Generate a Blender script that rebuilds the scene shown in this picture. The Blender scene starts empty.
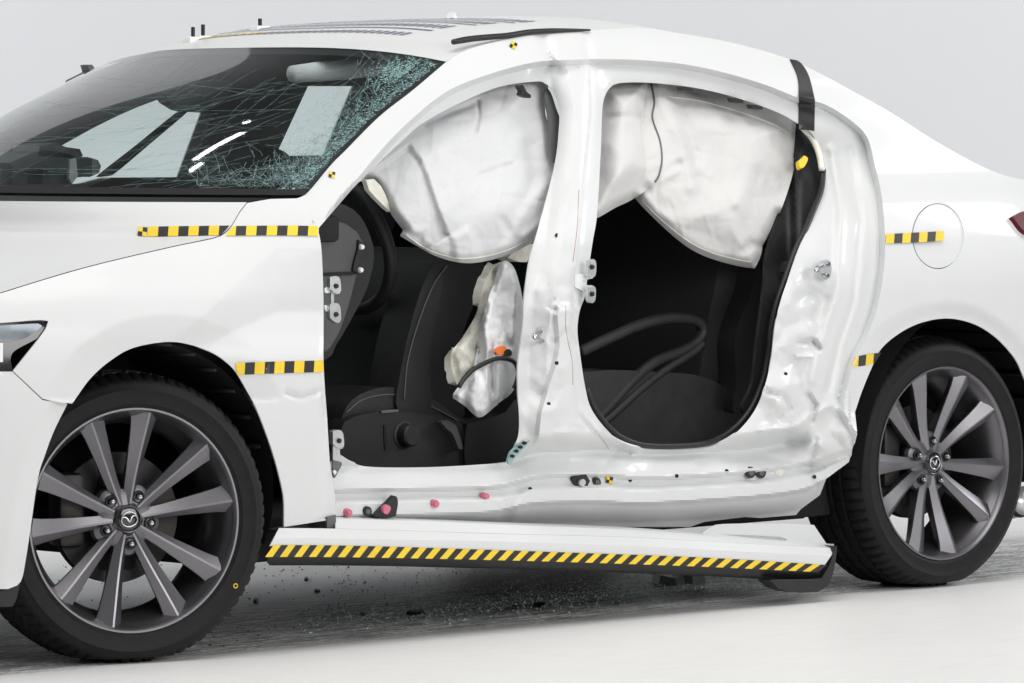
import bpy, bmesh, math, random
import numpy as np
from mathutils import Vector, Matrix, geometry
random.seed(7); rng = np.random.default_rng(7)
sc = bpy.context.scene
COL = sc.collection
Q = math.sqrt(.5)
# ------------------------------------------------------------------ camera
F, YH, CX, CH = 5200.0, 123.0, 512.0, 1.17
CAMX, CAMY = -7.38, -9.33
cam = bpy.data.cameras.new('camera'); cam_o = bpy.data.objects.new('camera', cam); COL.objects.link(cam_o)
cam.sensor_width = 36; cam.lens = F / 1024 * 36; cam.shift_y = -(341.5 - YH) / 1024
cam.clip_start = .5; cam.clip_end = 200
cam_o.location = (CAMX, CAMY, CH); cam_o.rotation_euler = (math.pi / 2, 0, -math.pi / 4)
sc.camera = cam_o
# ------------------------------------------------------------------ studio light
w = bpy.data.worlds.new('World'); sc.world = w; w.use_nodes = True
bg = w.node_tree.nodes['Background']; bg.inputs[1].default_value = .20
def hall():          # a bright-walled hall under a dark roof
    nt = w.node_tree; tc = nt.nodes.new('ShaderNodeTexCoord'); sp = nt.nodes.new('ShaderNodeSeparateXYZ'); r = nt.nodes.new('ShaderNodeValToRGB')
    nt.links.new(tc.outputs['Generated'], sp.inputs[0]); nt.links.new(sp.outputs[2], r.inputs[0]); nt.links.new(r.outputs[0], bg.inputs[0])
    e = r.color_ramp.elements; e[0].position = .46; e[0].color = (.93, .96, 1, 1); e[1].position = .60; e[1].color = (.15, .15, .155, 1)
hall()
def area(name, loc, tgt, sx, sy, power, col=(1, 1, 1)):
    l = bpy.data.lights.new(name, 'AREA'); l.shape = 'RECTANGLE'; l.size = sx; l.size_y = sy; l.energy = power; l.color = col
    o = bpy.data.objects.new(name, l); COL.objects.link(o); o.location = loc
    o.rotation_euler = (Vector(tgt) - Vector(loc)).to_track_quat('-Z', 'Y').to_euler(); return o
area('overhead_softbox', (0.1, -1.7, 5.2), (0.7, -.7, 0), 6.6, 4.2, 275, (1, .99, .97))
area('front_softbox', (0.8, -9.2, 3.2), (1.4, -.5, .6), 8, 3.4, 388, (1, .99, .98))
for a_, b_, w_ in (((1.85, 3.99), (2.64, 3.98), .10), ((1.63, 3.84), (1.78, 3.80), .09), ((3.02, 4.29), (3.09, 4.37), .08)):      # the hall's roof tubes
    L_ = math.dist(a_, b_); o_ = area('roof_tube_lamp', ((a_[0] + b_[0]) / 2, (a_[1] + b_[1]) / 2, 7), ((a_[0] + b_[0]) / 2, (a_[1] + b_[1]) / 2, 0), L_, w_, 70 * L_ * w_, (.93, .95, 1)); o_.rotation_euler = (0, 0, math.atan2(b_[1] - a_[1], b_[0] - a_[0]))
for p_ in ((9.6, -3.4, 4.2), (-1.6, 7.6, 4.2)): area('backdrop_wash', p_, (7.8, 5.9, 2.6), 3, 3, 335, (.98, .99, 1))
sc.view_settings.view_transform = 'Standard'; sc.view_settings.look = 'None'
sc.view_settings.exposure = 0; sc.view_settings.gamma = 1; sc.view_settings.use_curve_mapping = False

# ------------------------------------------------------------------ materials
def mat(name, col, rough=.5, metal=0, coat=0, var=.06, scale=30, bump=0, bscale=200, spec=.5, rvar=.05):
    m = bpy.data.materials.new(name); m.use_nodes = True
    nt = m.node_tree; b = nt.nodes['Principled BSDF']
    tc = nt.nodes.new('ShaderNodeTexCoord'); n = nt.nodes.new('ShaderNodeTexNoise')
    n.inputs['Scale'].default_value = scale; n.inputs['Detail'].default_value = 5
    nt.links.new(tc.outputs['Object'], n.inputs['Vector'])
    r = nt.nodes.new('ShaderNodeValToRGB')
    r.color_ramp.elements[0].position = .3; r.color_ramp.elements[1].position = .7
    r.color_ramp.elements[0].color = [max(0, c * (1 - var)) for c in col[:3]] + [1]
    r.color_ramp.elements[1].color = [min(1, c * (1 + var)) for c in col[:3]] + [1]
    nt.links.new(n.outputs['Fac'], r.inputs['Fac']); nt.links.new(r.outputs[0], b.inputs['Base Color'])
    mr = nt.nodes.new('ShaderNodeMapRange'); mr.inputs['To Min'].default_value = max(.02, rough - rvar); mr.inputs['To Max'].default_value = min(1, rough + rvar)
    nt.links.new(n.outputs['Fac'], mr.inputs['Value']); nt.links.new(mr.outputs[0], b.inputs['Roughness'])
    b.inputs['Metallic'].default_value = metal; b.inputs['Coat Weight'].default_value = coat
    b.inputs['Coat Roughness'].default_value = .06; b.inputs['Specular IOR Level'].default_value = spec
    if bump:
        n2 = nt.nodes.new('ShaderNodeTexNoise'); n2.inputs['Scale'].default_value = bscale; n2.inputs['Detail'].default_value = 4
        nt.links.new(tc.outputs['Object'], n2.inputs['Vector'])
        bp = nt.nodes.new('ShaderNodeBump'); bp.inputs['Strength'].default_value = bump; bp.inputs['Distance'].default_value = .004
        nt.links.new(n2.outputs['Fac'], bp.inputs['Height']); nt.links.new(bp.outputs[0], b.inputs['Normal'])
    return m
M = dict(
    paint=mat('white_paint', (.685, .697, .697), .40, 0, .2, .012, 3, spec=.28),
    jamb=mat('white_jamb_paint', (.80, .82, .82), .30, 0, .5, .02, 14),
    bag=mat('airbag_cloth', (.64, .645, .655), .95, spec=.15, bump=.5, bscale=38, var=.02, scale=12),
    bag_warm=mat('airbag_cloth_warm', (.65, .645, .637), .95, spec=.15, bump=.5, bscale=34, var=.025, scale=12),
    grey_cloth=mat('grey_airbag_cloth', (.82, .825, .84), .95, spec=.1, bump=.3, bscale=300, var=.12, scale=25),
    foam=mat('cream_foam', (.85, .83, .74), .9, bump=.3, bscale=150, var=.08, scale=40),
    trim=mat('black_trim', (.014, .014, .0152), .55, bump=.15, bscale=600, var=.15, scale=40),
    cloth=mat('black_seat_cloth', (.016, .016, .018), .8, bump=.35, bscale=700, var=.2, scale=60),
    dark=mat('dark_liner', (.006, .006, .007), .8, var=.3, scale=20),
    rubber=mat('black_rubber', (.014, .014, .0145), .48, var=.15, scale=60),
    tyre=mat('tyre_rubber', (.0078, .0078, .0082), .58, var=.35, scale=40, bump=.1, bscale=500, spec=.25),
    dash=mat('grey_dash_plastic', (.075, .076, .08), .5, bump=.15, bscale=500),
    rim=mat('gunmetal_alloy', (.235, .228, .245), .36, .92, .1, .02, 20, rvar=.02),
    rimin=mat('gunmetal_barrel', (.20, .193, .206), .30, .9, 0, .05, 20),
    chrome=mat('chrome', (.55, .55, .56), .16, 1, 0, .02),
    steel=mat('zinc_steel', (.62, .64, .65), .35, .7, 0, .08, 80),
    disc=mat('brake_steel', (.045, .043, .042), .5, .7, 0, .15, 60),
    yellow=mat('yellow_tape', (.86, .60, .03), .5, var=.04),
    blacktape=mat('black_tape', (.02, .019, .02), .45, var=.1),
    pink=mat('pink_plastic', (.62, .17, .24), .4, var=.06),
    white=mat('white_plastic', (.8, .8, .8), .4, var=.02),
    teal=mat('teal_glass_edge', (.30, .47, .47), .3, var=.2, scale=60),
    crack=mat('crack_line', (.19, .30, .295), .5, var=.5, scale=60),
    red=mat('dark_red_lens', (.10, .006, .016), .45, 0, 0, .05, spec=.2),
    purple=mat('purple_ink', (.20, .19, .27), .6, var=.1),
    rust=mat('red_marker', (.45, .17, .14), .6, var=.15),
    orange=mat('orange_patch', (.85, .2, .04), .6, var=.1),
    lens=mat('headlamp_black', (.008, .008, .010), .08, 0, .8, .1),
    lamp=mat('headlamp_silver', (.16, .18, .195), .25, .8, 0, .05),
    glassbit=mat('glass_crumb', (.36, .46, .45), .25, var=.6, scale=90),
    rigblack=mat('rig_black', (.035, .036, .04), .4, var=.3, scale=30), leather=mat('black_leather', (.026, .026, .028), .40, bump=.2, bscale=300, var=.15),
    hubdark=mat('gunmetal_hub', (.15, .145, .155), .42, .9, .1, .05, 20),
    grey=mat('grey_plastic', (.12, .12, .125), .45, var=.1),
)
def glass(name, tint, ior=1.5, gl=1.0, haze=0.0):
    m = bpy.data.materials.new(name); m.use_nodes = True; nt = m.node_tree; nt.nodes.clear()
    out = nt.nodes.new('ShaderNodeOutputMaterial'); mx = nt.nodes.new('ShaderNodeMixShader')
    t = nt.nodes.new('ShaderNodeBsdfTransparent'); t.inputs[0].default_value = (*tint, 1)
    g = nt.nodes.new('ShaderNodeBsdfGlossy'); g.inputs['Roughness'].default_value = .03
    g.inputs[0].default_value = (gl, gl, gl, 1)
    # Schlick's curve on the facing angle, the same from either side of the pane
    lw = nt.nodes.new('ShaderNodeLayerWeight'); lw.inputs[0].default_value = .5; r0 = ((ior - 1) / (ior + 1)) ** 2
    pw = nt.nodes.new('ShaderNodeMath'); pw.operation = 'POWER'; pw.inputs[1].default_value = 5; nt.links.new(lw.outputs['Facing'], pw.inputs[0])
    ma = nt.nodes.new('ShaderNodeMath'); ma.operation = 'MULTIPLY_ADD'; ma.inputs[1].default_value = 1 - r0; ma.inputs[2].default_value = r0; nt.links.new(pw.outputs[0], ma.inputs[0])
    nt.links.new(ma.outputs[0], mx.inputs[0]); nt.links.new(t.outputs[0], mx.inputs[1]); nt.links.new(g.outputs[0], mx.inputs[2])
    if haze:        # pale haze mixed into the shader, lightening the dark view through the pane
        df = nt.nodes.new('ShaderNodeBsdfDiffuse'); df.inputs[0].default_value = (.55, .62, .62, 1); m2 = nt.nodes.new('ShaderNodeMixShader')
        tc = nt.nodes.new('ShaderNodeTexCoord'); nz = nt.nodes.new('ShaderNodeTexNoise'); nz.inputs['Scale'].default_value = 9; nz.inputs['Detail'].default_value = 6
        nt.links.new(tc.outputs['Object'], nz.inputs['Vector']); mr = nt.nodes.new('ShaderNodeMapRange'); mr.inputs['To Min'].default_value = 0; mr.inputs['To Max'].default_value = haze * 2
        nt.links.new(nz.outputs['Fac'], mr.inputs['Value']); nt.links.new(mr.outputs[0], m2.inputs[0]); nt.links.new(mx.outputs[0], m2.inputs[1]); nt.links.new(df.outputs[0], m2.inputs[2]); mx = m2
    nt.links.new(mx.outputs[0], out.inputs[0]); return m
M['glass'] = glass('windscreen_glass', (.90, .97, .96), 1.85, 1.0, .022)
M['pane'] = glass('door_glass', (.92, .96, .955), 1.3)

# ------------------------------------------------------------------ maths
def spline_fn(xs, ys):
    xs = np.array(xs, float); ys = np.array(ys, float); n = len(xs)
    h = np.diff(xs); d = np.diff(ys) / h; m = np.zeros(n)
    for i in range(1, n - 1):
        m[i] = 0 if d[i - 1] * d[i] <= 0 else 2 * d[i - 1] * d[i] / (d[i - 1] + d[i])
    m[0] = d[0]; m[-1] = d[-1]
    def f(x):
        x = np.clip(np.asarray(x, float), xs[0], xs[-1]); i = np.clip(np.searchsorted(xs, x) - 1, 0, n - 2)
        t = (x - xs[i]) / h[i]; t2 = t * t; t3 = t2 * t
        return (2 * t3 - 3 * t2 + 1) * ys[i] + (t3 - 2 * t2 + t) * h[i] * m[i] + (-2 * t3 + 3 * t2) * ys[i + 1] + (t3 - t2) * h[i] * m[i + 1]
    return f
def sstep(a, b, x):
    t = np.clip((np.asarray(x, float) - a) / (b - a), 0, 1); return t * t * (3 - 2 * t)
PLAN = spline_fn([-1.0, -.75, -.5, -.25, 0, .5, 1.5, 2.6, 2.9, 3.2, 3.6], [-.36, -.19, -.085, -.03, -.008, 0, 0, 0, -.01, -.05, -.16])
PC = spline_fn([.0, .15, .35, .55, .75, .88, .95, 1.05, 1.2, 1.3, 1.37, 1.41, 1.45], [-.08, -.05, -.012, 0, -.004, -.026, -.058, -.122, -.200, -.252, -.302, -.350, -.42])
PF = spline_fn([.0, .15, .35, .55, .70, .78, .85, .92, 1.0, 1.1, 1.45], [-.08, -.05, -.012, 0, -.008, -.03, -.075, -.125, -.165, -.2, -.45])
def S(X, Z):
    k = sstep(.05, .75, X)
    return .888 + PLAN(X) + (1 - k) * PF(Z) + k * PC(Z)
def P3(px, py, surf, off=0.0):
    px = np.asarray(px, float); py = np.asarray(py, float)
    a = (px - CX) / F; b = (YH - py) / F
    kx, ky = Q + Q * a, Q - Q * a
    Y = np.full(px.shape, -.8)
    for _ in range(40):
        t = (Y - CAMY) / ky; X = CAMX + t * kx; Z = CH + t * b
        Y = .5 * Y + .5 * (surf(X, Z) + off) if np.ndim(surf(X, Z)) or True else Y
    t = (Y - CAMY) / ky
    return np.stack([CAMX + t * kx, Y, CH + t * b], -1)
side = lambda X, Z: -S(X, Z)
far = lambda X, Z: S(X, Z)
def plane(y): return lambda X, Z: np.full(np.shape(X), float(y))
def pt(px, py, y): return Vector(P3(np.array([px]), np.array([py]), plane(y))[0])
def sd_pt(px, py, off=0): return Vector(P3(np.array([px]), np.array([py]), side, off)[0])
def ground(px, py, z=0):
    t = (CH - z) * F / (py - YH); a = (px - CX) / F
    return Vector((CAMX + t * (Q + Q * a), CAMY + t * (Q - Q * a), z))
def spl(pts, closed=False, step=3.0):
    """Catmull-Rom through pts; a third element marks a sharp corner; returns points about step apart"""
    n = len(pts); out = []
    P = [np.array(p[:2], float) for p in pts]; cr = [len(p) > 2 for p in pts]
    for i in range(n if closed else n - 1):
        p1, p2 = P[i], P[(i + 1) % n]
        p0 = P[i - 1] if (closed or i > 0) and not cr[i] else p1 * 2 - p2
        p3 = P[(i + 2) % n] if (closed or i + 2 < n) and not cr[(i + 1) % n] else p2 * 2 - p1
        k = max(1, int(np.linalg.norm(p2 - p1) / step))
        for j in range(k):
            t = j / k
            out.append(.5 * ((2 * p1) + (p2 - p0) * t + (2 * p0 - 5 * p1 + 4 * p2 - p3) * t * t + (3 * p1 - p0 - 3 * p2 + p3) * t ** 3))
    if not closed: out.append(P[-1])
    return np.array(out)
def inside(P, poly):
    x, y = P[:, 0], P[:, 1]; r = np.zeros(len(P), bool)
    a = poly; b = np.roll(poly, -1, 0)
    for (x1, y1), (x2, y2) in zip(a, b):
        if y1 == y2: continue
        c = ((y1 > y) != (y2 > y)) & (x < (x2 - x1) * (y - y1) / (y2 - y1) + x1); r ^= c
    return r
def dline(P, line, closed=False):
    line = np.asarray(line, float); d = np.full(len(P), 1e18)
    a = line; b = np.roll(line, -1, 0)
    if not closed: a, b = a[:-1], b[:-1]
    for p, q in zip(a, b):
        v = q - p; L = v @ v
        if L < 1e-12: continue
        t = np.clip(((P - p) @ v) / L, 0, 1); e = P - p - t[:, None] * v
        d = np.minimum(d, (e * e).sum(1))
    return np.sqrt(d)
def sdist(P, poly): return dline(P, poly, True) * np.where(inside(P, poly), 1, -1)
_perm = rng.random((256, 256))
def vnoise(x, y):
    xi = np.floor(x).astype(int); yi = np.floor(y).astype(int); fx = x - xi; fy = y - yi
    fx = fx * fx * (3 - 2 * fx); fy = fy * fy * (3 - 2 * fy)
    g = lambda i, j: _perm[i % 256, j % 256]
    return (g(xi, yi) * (1 - fx) + g(xi + 1, yi) * fx) * (1 - fy) + (g(xi, yi + 1) * (1 - fx) + g(xi + 1, yi + 1) * fx) * fy
def fbm(P, scale, oct=3, seed=0):
    s = 0; a = .5
    for k in range(oct):
        f = 2 ** k / scale; s = s + a * (vnoise(P[:, 0] * f + 17.3 * k + seed, P[:, 1] * f + 9.1 * k + seed * 1.7) - .5) * 2; a *= .5
    return s
def ridged(P, scale, seed=0, oct=2):
    s = 0; a = .6
    for k in range(oct):
        f = 2 ** k / scale; s = s + a * (1 - np.abs(vnoise(P[:, 0] * f + 5.3 * k + seed, P[:, 1] * f + 3.1 * k + seed * 2.3) * 2 - 1)); a *= .5
    return s

_h1 = rng.random((256, 256))
def facet(P, scale, seed=0, warp=.45):
    """flat triangular facets meeting in sharp creases: crumpled sheet metal"""
    x = P[:, 0] / scale + warp * fbm(P, scale * 2.2, 2, seed + 3) + seed * 7.1; y = P[:, 1] / scale + warp * fbm(P, scale * 2.2, 2, seed + 11) + seed * 3.7
    k = (x + y) * .3660254; i = np.floor(x + k); j = np.floor(y + k); u = x + k - i; v = y + k - j
    i = i.astype(int) % 256; j = j.astype(int) % 256; i1 = (i + 1) % 256; j1 = (j + 1) % 256
    a = _h1[i, j]; b = _h1[i1, j1]; c = np.where(u > v, _h1[i1, j], _h1[i, j1])
    return np.where(u > v, a * (1 - u) + c * (u - v) + b * v, a * (1 - v) + c * (v - u) + b * u) - .5
def wrinkle(P, scale, seed=0, p=7):
    """thin sharp crease lines, as in creased cloth"""
    x = P + np.stack([fbm(P, scale * 2, 2, seed + 5), fbm(P, scale * 2, 2, seed + 9)], 1) * scale * .5
    a = (1 - np.abs(vnoise(x[:, 0] / scale + seed * 3.3, x[:, 1] / scale + seed * 1.9) * 2 - 1)) ** p
    b = (1 - np.abs(vnoise(x[:, 0] / scale * 1.9 + seed * 2.3 + 40, x[:, 1] / scale * 1.3 + seed * 4.9) * 2 - 1)) ** p
    return a - .7 * b
# ------------------------------------------------------------------ object helpers
def link(name, me, parent=None, mats=None):
    o = bpy.data.objects.new(name, me); COL.objects.link(o)
    if parent is not None: o.parent = parent
    if mats is not None:
        for m in (mats if isinstance(mats, (list, tuple)) else [mats]): me.materials.append(M[m] if isinstance(m, str) else m)
    return o
def mesh(name, V, Fc, mats, parent=None, smooth=True, idx=None):
    me = bpy.data.meshes.new(name); me.from_pydata([tuple(v) for v in V], [], [tuple(int(i) for i in f) for f in Fc]); 
    if smooth:
        me.polygons.foreach_set('use_smooth', [True] * len(me.polygons))
    if idx is not None: me.polygons.foreach_set('material_index', list(idx))
    me.update(); return link(name, me, parent, mats)
def thing(name, label, cat, loc=(0, 0, 0), group=None):
    o = bpy.data.objects.new(name, None); o.empty_display_size = .1; COL.objects.link(o); o.location = loc
    return tag(o, label, cat, group)
def tag(o, label, cat, group=None):
    o['label'] = label; o['category'] = cat
    if group: o['group'] = group
    return o
def tri2d(outer, holes=(), step=4.0, lines=()):
    """triangulate a traced region: outline + even interior points"""
    pts = [tuple(p) for p in outer]; E = [(i, (i + 1) % len(outer)) for i in range(len(outer))]
    allb = [np.asarray(outer)]
    for h in holes:
        b = len(pts); pts += [tuple(p) for p in h]; E += [(b + i, b + (i + 1) % len(h)) for i in range(len(h))]; allb.append(np.asarray(h))
    for l in lines:
        b = len(pts); pts += [tuple(p) for p in l]; E += [(b + i, b + i + 1) for i in range(len(l) - 1)]
    lo = np.min(outer, 0); hi = np.max(outer, 0)
    gx = np.arange(lo[0], hi[0], step); gy = np.arange(lo[1], hi[1], step * .866)
    G = np.array([(x + (step / 2 if j % 2 else 0), y) for j, y in enumerate(gy) for x in gx])
    if len(G):
        k = inside(G, np.asarray(outer))
        for h in holes: k &= ~inside(G, np.asarray(h))
        G = G[k]
        if len(G):
            d = np.min([dline(G, b, True) for b in allb] + [dline(G, l) for l in lines], 0); G = G[d > step * .55]
            pts += [tuple(p) for p in G]
    r = geometry.delaunay_2d_cdt([Vector(p) for p in pts], E, [], 0, 1e-4)
    P = np.array([tuple(v) for v in r[0]]); T = np.array(r[2])
    c = P[T].mean(1); k = inside(c, np.asarray(outer))
    for h in holes: k &= ~inside(c, np.asarray(h))
    T = T[k]
    a = P[T[:, 1]] - P[T[:, 0]]; b = P[T[:, 2]] - P[T[:, 0]]; ar = a[:, 0] * b[:, 1] - a[:, 1] * b[:, 0]
    T = T[np.abs(ar) > 1e-6]; ar = ar[np.abs(ar) > 1e-6]
    T[ar > 0] = T[ar > 0][:, ::-1]          # pixel y runs down: make it face the viewer
    used = np.unique(T); m = -np.ones(len(P), int); m[used] = np.arange(len(used))
    return P[used], m[T]
def shell(V, T, thick):
    """give a triangulated sheet a back and a rim"""
    n = np.zeros_like(V); fn = np.cross(V[T[:, 1]] - V[T[:, 0]], V[T[:, 2]] - V[T[:, 0]])
    for k in range(3): np.add.at(n, T[:, k], fn)
    n /= np.maximum(np.linalg.norm(n, axis=1), 1e-12)[:, None]
    B = V - n * thick; N = len(V)
    e = {}
    for t in T:
        for i, j in ((t[0], t[1]), (t[1], t[2]), (t[2], t[0])):
            if (j, i) in e: del e[(j, i)]
            else: e[(i, j)] = 1
    fs = [tuple(t) for t in T] + [tuple(t[::-1] + N) for t in T]
    rv = {}; R = []
    def rim(i):
        if i not in rv: rv[i] = 2 * N + len(R); R.append(V[i]); R.append(B[i])
        return rv[i]
    for (i, j) in e:
        a = rim(i); b = rim(j); fs.append((b, a, a + 1, b + 1))
    return np.concatenate([V, B, np.array(R)]) if R else np.concatenate([V, B]), fs
def sheet(name, outline, mats, parent, off=0.0, surf=side, holes=(), step=4.0, thick=.003, lines=(), smooth=True):
    P, T = tri2d(outline, holes, step, lines)
    o = off(P) if callable(off) else off
    V = P3(P[:, 0], P[:, 1], surf, o)
    V, fs = shell(V, T, thick)
    return mesh(name, V, fs, mats, parent, smooth)
def tube_geo(path, r, seg=8, closed=False):
    path = [Vector(p) for p in path]; n = len(path); V = []; Fs = []
    up = Vector((0, 0, 1)); rr = r if hasattr(r, '__len__') else [r] * n
    prev = None
    for i, p in enumerate(path):
        t = (path[(i + 1) % n] - path[i - 1]) if closed else (path[min(i + 1, n - 1)] - path[max(i - 1, 0)])
        t.normalize()
        a = prev - t * prev.dot(t) if prev is not None else t.cross(Vector((.31, .2, .93)))
        if a.length < 1e-6: a = t.orthogonal()
        a.normalize(); prev = a; b = t.cross(a)
        for k in range(seg):
            q = 2 * math.pi * k / seg; V.append(p + (a * math.cos(q) + b * math.sin(q)) * rr[i])
    for i in range(n if closed else n - 1):
        j = (i + 1) % n
        for k in range(seg): Fs.append((i * seg + k, i * seg + (k + 1) % seg, j * seg + (k + 1) % seg, j * seg + k))
    if not closed: Fs += [tuple(range(seg))[::-1], tuple((n - 1) * seg + k for k in range(seg))]
    return V, Fs
def tube(name, path, r, m, parent=None, seg=8, closed=False): 
    V, Fs = tube_geo(path, r, seg, closed); return mesh(name, V, Fs, m, parent)
def bevelled(name, bm, m, parent, w=.004, seg=2, smooth=True):
    if w: bmesh.ops.bevel(bm, geom=[e for e in bm.edges if len(e.link_faces) == 2 and e.calc_face_angle(0) > .5], offset=w, segments=seg, affect='EDGES', clamp_overlap=True, profile=.5)
    bmesh.ops.recalc_face_normals(bm, faces=bm.faces)
    me = bpy.data.meshes.new(name); bm.to_mesh(me); bm.free()
    if smooth:
        me.polygons.foreach_set('use_smooth', [True] * len(me.polygons)); me.set_sharp_from_angle(angle=math.radians(40))
    return link(name, me, parent, m)
def box(name, c, s, m, parent=None, w=.004, rot=None, seg=2):
    bm = bmesh.new(); bmesh.ops.create_cube(bm, size=1); bmesh.ops.scale(bm, vec=s, verts=bm.verts)
    if rot is not None: bmesh.ops.rotate(bm, matrix=rot, verts=bm.verts)
    bmesh.ops.translate(bm, vec=c, verts=bm.verts); return bevelled(name, bm, m, parent, w, seg)
def prism(name, px, y0, y1, m, parent=None, w=.01, seg=2, step=8, dy=0.0):
    """outline traced on the plane Y=y0, extruded to Y=y1"""
    poly = spl(px, True, step); A = P3(poly[:, 0], poly[:, 1], plane(y0))
    bm = bmesh.new(); a = [bm.verts.new((v[0], v[1] + dy, v[2])) for v in A]; b = [bm.verts.new((v[0], y1 + dy, v[2])) for v in A]
    n = len(a); bm.faces.new(a); bm.faces.new(b[::-1])
    for i in range(n): bm.faces.new((a[i], b[i], b[(i + 1) % n], a[(i + 1) % n]))
    return bevelled(name, bm, m, parent, w, seg)
def lathe(name, prof, m, parent=None, n=64, cap=False, wob=None):
    """profile of (r, y) about the Y axis"""
    V = []; Fs = []
    for i in range(n):
        q = 2 * math.pi * i / n
        for k, (r, y) in enumerate(prof):
            if wob: r, y = wob(i, k, r, y)
            V.append((r * math.cos(q), y, r * math.sin(q)))
    p = len(prof)
    for i in range(n):
        j = (i + 1) % n
        for k in range(p - 1): Fs.append((i * p + k, i * p + k + 1, j * p + k + 1, j * p + k))
    o = mesh(name, V, Fs, m, parent); me = o.data
    bm = bmesh.new(); bm.from_mesh(me); bmesh.ops.remove_doubles(bm, verts=bm.verts, dist=1e-5); bmesh.ops.recalc_face_normals(bm, faces=bm.faces); bm.to_mesh(me); bm.free()
    me.set_sharp_from_angle(angle=math.radians(35)); return o

# ------------------------------------------------------------------ the setting: one studio floor and its backdrop
def floor_mat():
    m = bpy.data.materials.new('painted_floor'); m.use_nodes = True; nt = m.node_tree; b = nt.nodes['Principled BSDF']
    tc = nt.nodes.new('ShaderNodeTexCoord')
    def noise(scale, detail, sx=1, sy=1, rot=0):
        mp = nt.nodes.new('ShaderNodeMapping'); mp.inputs['Scale'].default_value = (sx, sy, 1); mp.inputs['Rotation'].default_value = (0, 0, rot)
        n = nt.nodes.new('ShaderNodeTexNoise'); n.inputs['Scale'].default_value = scale; n.inputs['Detail'].default_value = detail
        nt.links.new(tc.outputs['Object'], mp.inputs[0]); nt.links.new(mp.outputs[0], n.inputs[0]); return n.outputs['Fac']
    def ramp(s, p0, p1, c0, c1):
        r = nt.nodes.new('ShaderNodeValToRGB'); e = r.color_ramp.elements; e[0].position = p0; e[1].position = p1
        e[0].color = (*c0, 1); e[1].color = (*c1, 1); nt.links.new(s, r.inputs[0]); return r.outputs[0]
    def mul(a, c):
        x = nt.nodes.new('ShaderNodeMix'); x.data_type = 'RGBA'; x.blend_type = 'MULTIPLY'; x.inputs[0].default_value = 1
        nt.links.new(a, x.inputs[6]); nt.links.new(c, x.inputs[7]); return x.outputs[2]
    base = ramp(noise(1.4, 6), .3, .7, (.85, .845, .835), (.875, .87, .86))
    sc1 = ramp(noise(7, 8, 1, 11, .12), .33, .50, (.94, .938, .935), (1, 1, 1))
    spk = ramp(noise(60, 3), .24, .30, (.80, .79, .78), (1, 1, 1))
    sx = nt.nodes.new('ShaderNodeSeparateXYZ'); nt.links.new(tc.outputs['Object'], sx.inputs[0])
    def mrange(src, a, b_, c, d_):
        m_ = nt.nodes.new('ShaderNodeMapRange'); m_.interpolation_type = 'SMOOTHSTEP'
        for k_, v_ in zip(('From Min', 'From Max', 'To Min', 'To Max'), (a, b_, c, d_)): m_.inputs[k_].default_value = v_
        nt.links.new(src, m_.inputs['Value']); return m_.outputs[0]
    def mth(op, a, b_):
        m_ = nt.nodes.new('ShaderNodeMath'); m_.operation = op; nt.links.new(a, m_.inputs[0]); nt.links.new(b_, m_.inputs[1]); return m_.outputs[0]
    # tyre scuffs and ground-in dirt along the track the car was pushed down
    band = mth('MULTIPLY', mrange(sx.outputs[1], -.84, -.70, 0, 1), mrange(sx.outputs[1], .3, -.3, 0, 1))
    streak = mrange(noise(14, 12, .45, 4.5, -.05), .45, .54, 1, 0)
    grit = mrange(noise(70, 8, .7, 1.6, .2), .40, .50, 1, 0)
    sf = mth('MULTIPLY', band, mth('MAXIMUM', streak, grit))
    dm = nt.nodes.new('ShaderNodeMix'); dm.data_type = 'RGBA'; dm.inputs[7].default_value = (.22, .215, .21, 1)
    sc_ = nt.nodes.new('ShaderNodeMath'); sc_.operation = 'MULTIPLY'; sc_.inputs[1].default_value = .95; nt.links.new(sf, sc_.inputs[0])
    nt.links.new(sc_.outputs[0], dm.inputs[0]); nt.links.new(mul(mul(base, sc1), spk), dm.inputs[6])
    nt.links.new(dm.outputs[2], b.inputs['Base Color']); b.inputs['Roughness'].default_value = .45
    return m
# a sheet facing the camera's direction, so its far edge is parallel to the backdrop
def setting():
    d = Vector((Q, Q, 0)); r = Vector((Q, -Q, 0)); c0 = Vector((CAMX, CAMY, 0))
    P = lambda t, l, z=0: tuple(c0 + d * t + r * l + Vector((0, 0, z)))
    fl = mesh('floor', [P(-8, -22), P(-8, 22), P(19, 22), P(19, -22)], [(0, 1, 2, 3)], [floor_mat()]); fl['kind'] = 'structure'
    prof = [(19 + 2.5 * math.sin(a), 2.5 - 2.5 * math.cos(a)) for a in np.linspace(0, math.pi / 2, 24)] + [(21.5, 4), (21.5, 5.2), (21.5, 6.2)]
    V = []; Fs = []
    for t, z in prof: V += [P(t, -22, z), P(t, 22, z)]
    for i in range(len(prof) - 1): Fs.append((2 * i, 2 * i + 1, 2 * i + 3, 2 * i + 2))
    bd = mesh('backdrop', V, Fs, [mat('backdrop_paint', (.775, .785, .80), .8, var=.008, scale=.6)]); bd['kind'] = 'structure'
setting()

# ------------------------------------------------------------------ the car
car = thing('car', 'white crash-tested saloon car missing both near doors, airbags hanging in the openings', 'car')

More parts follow.
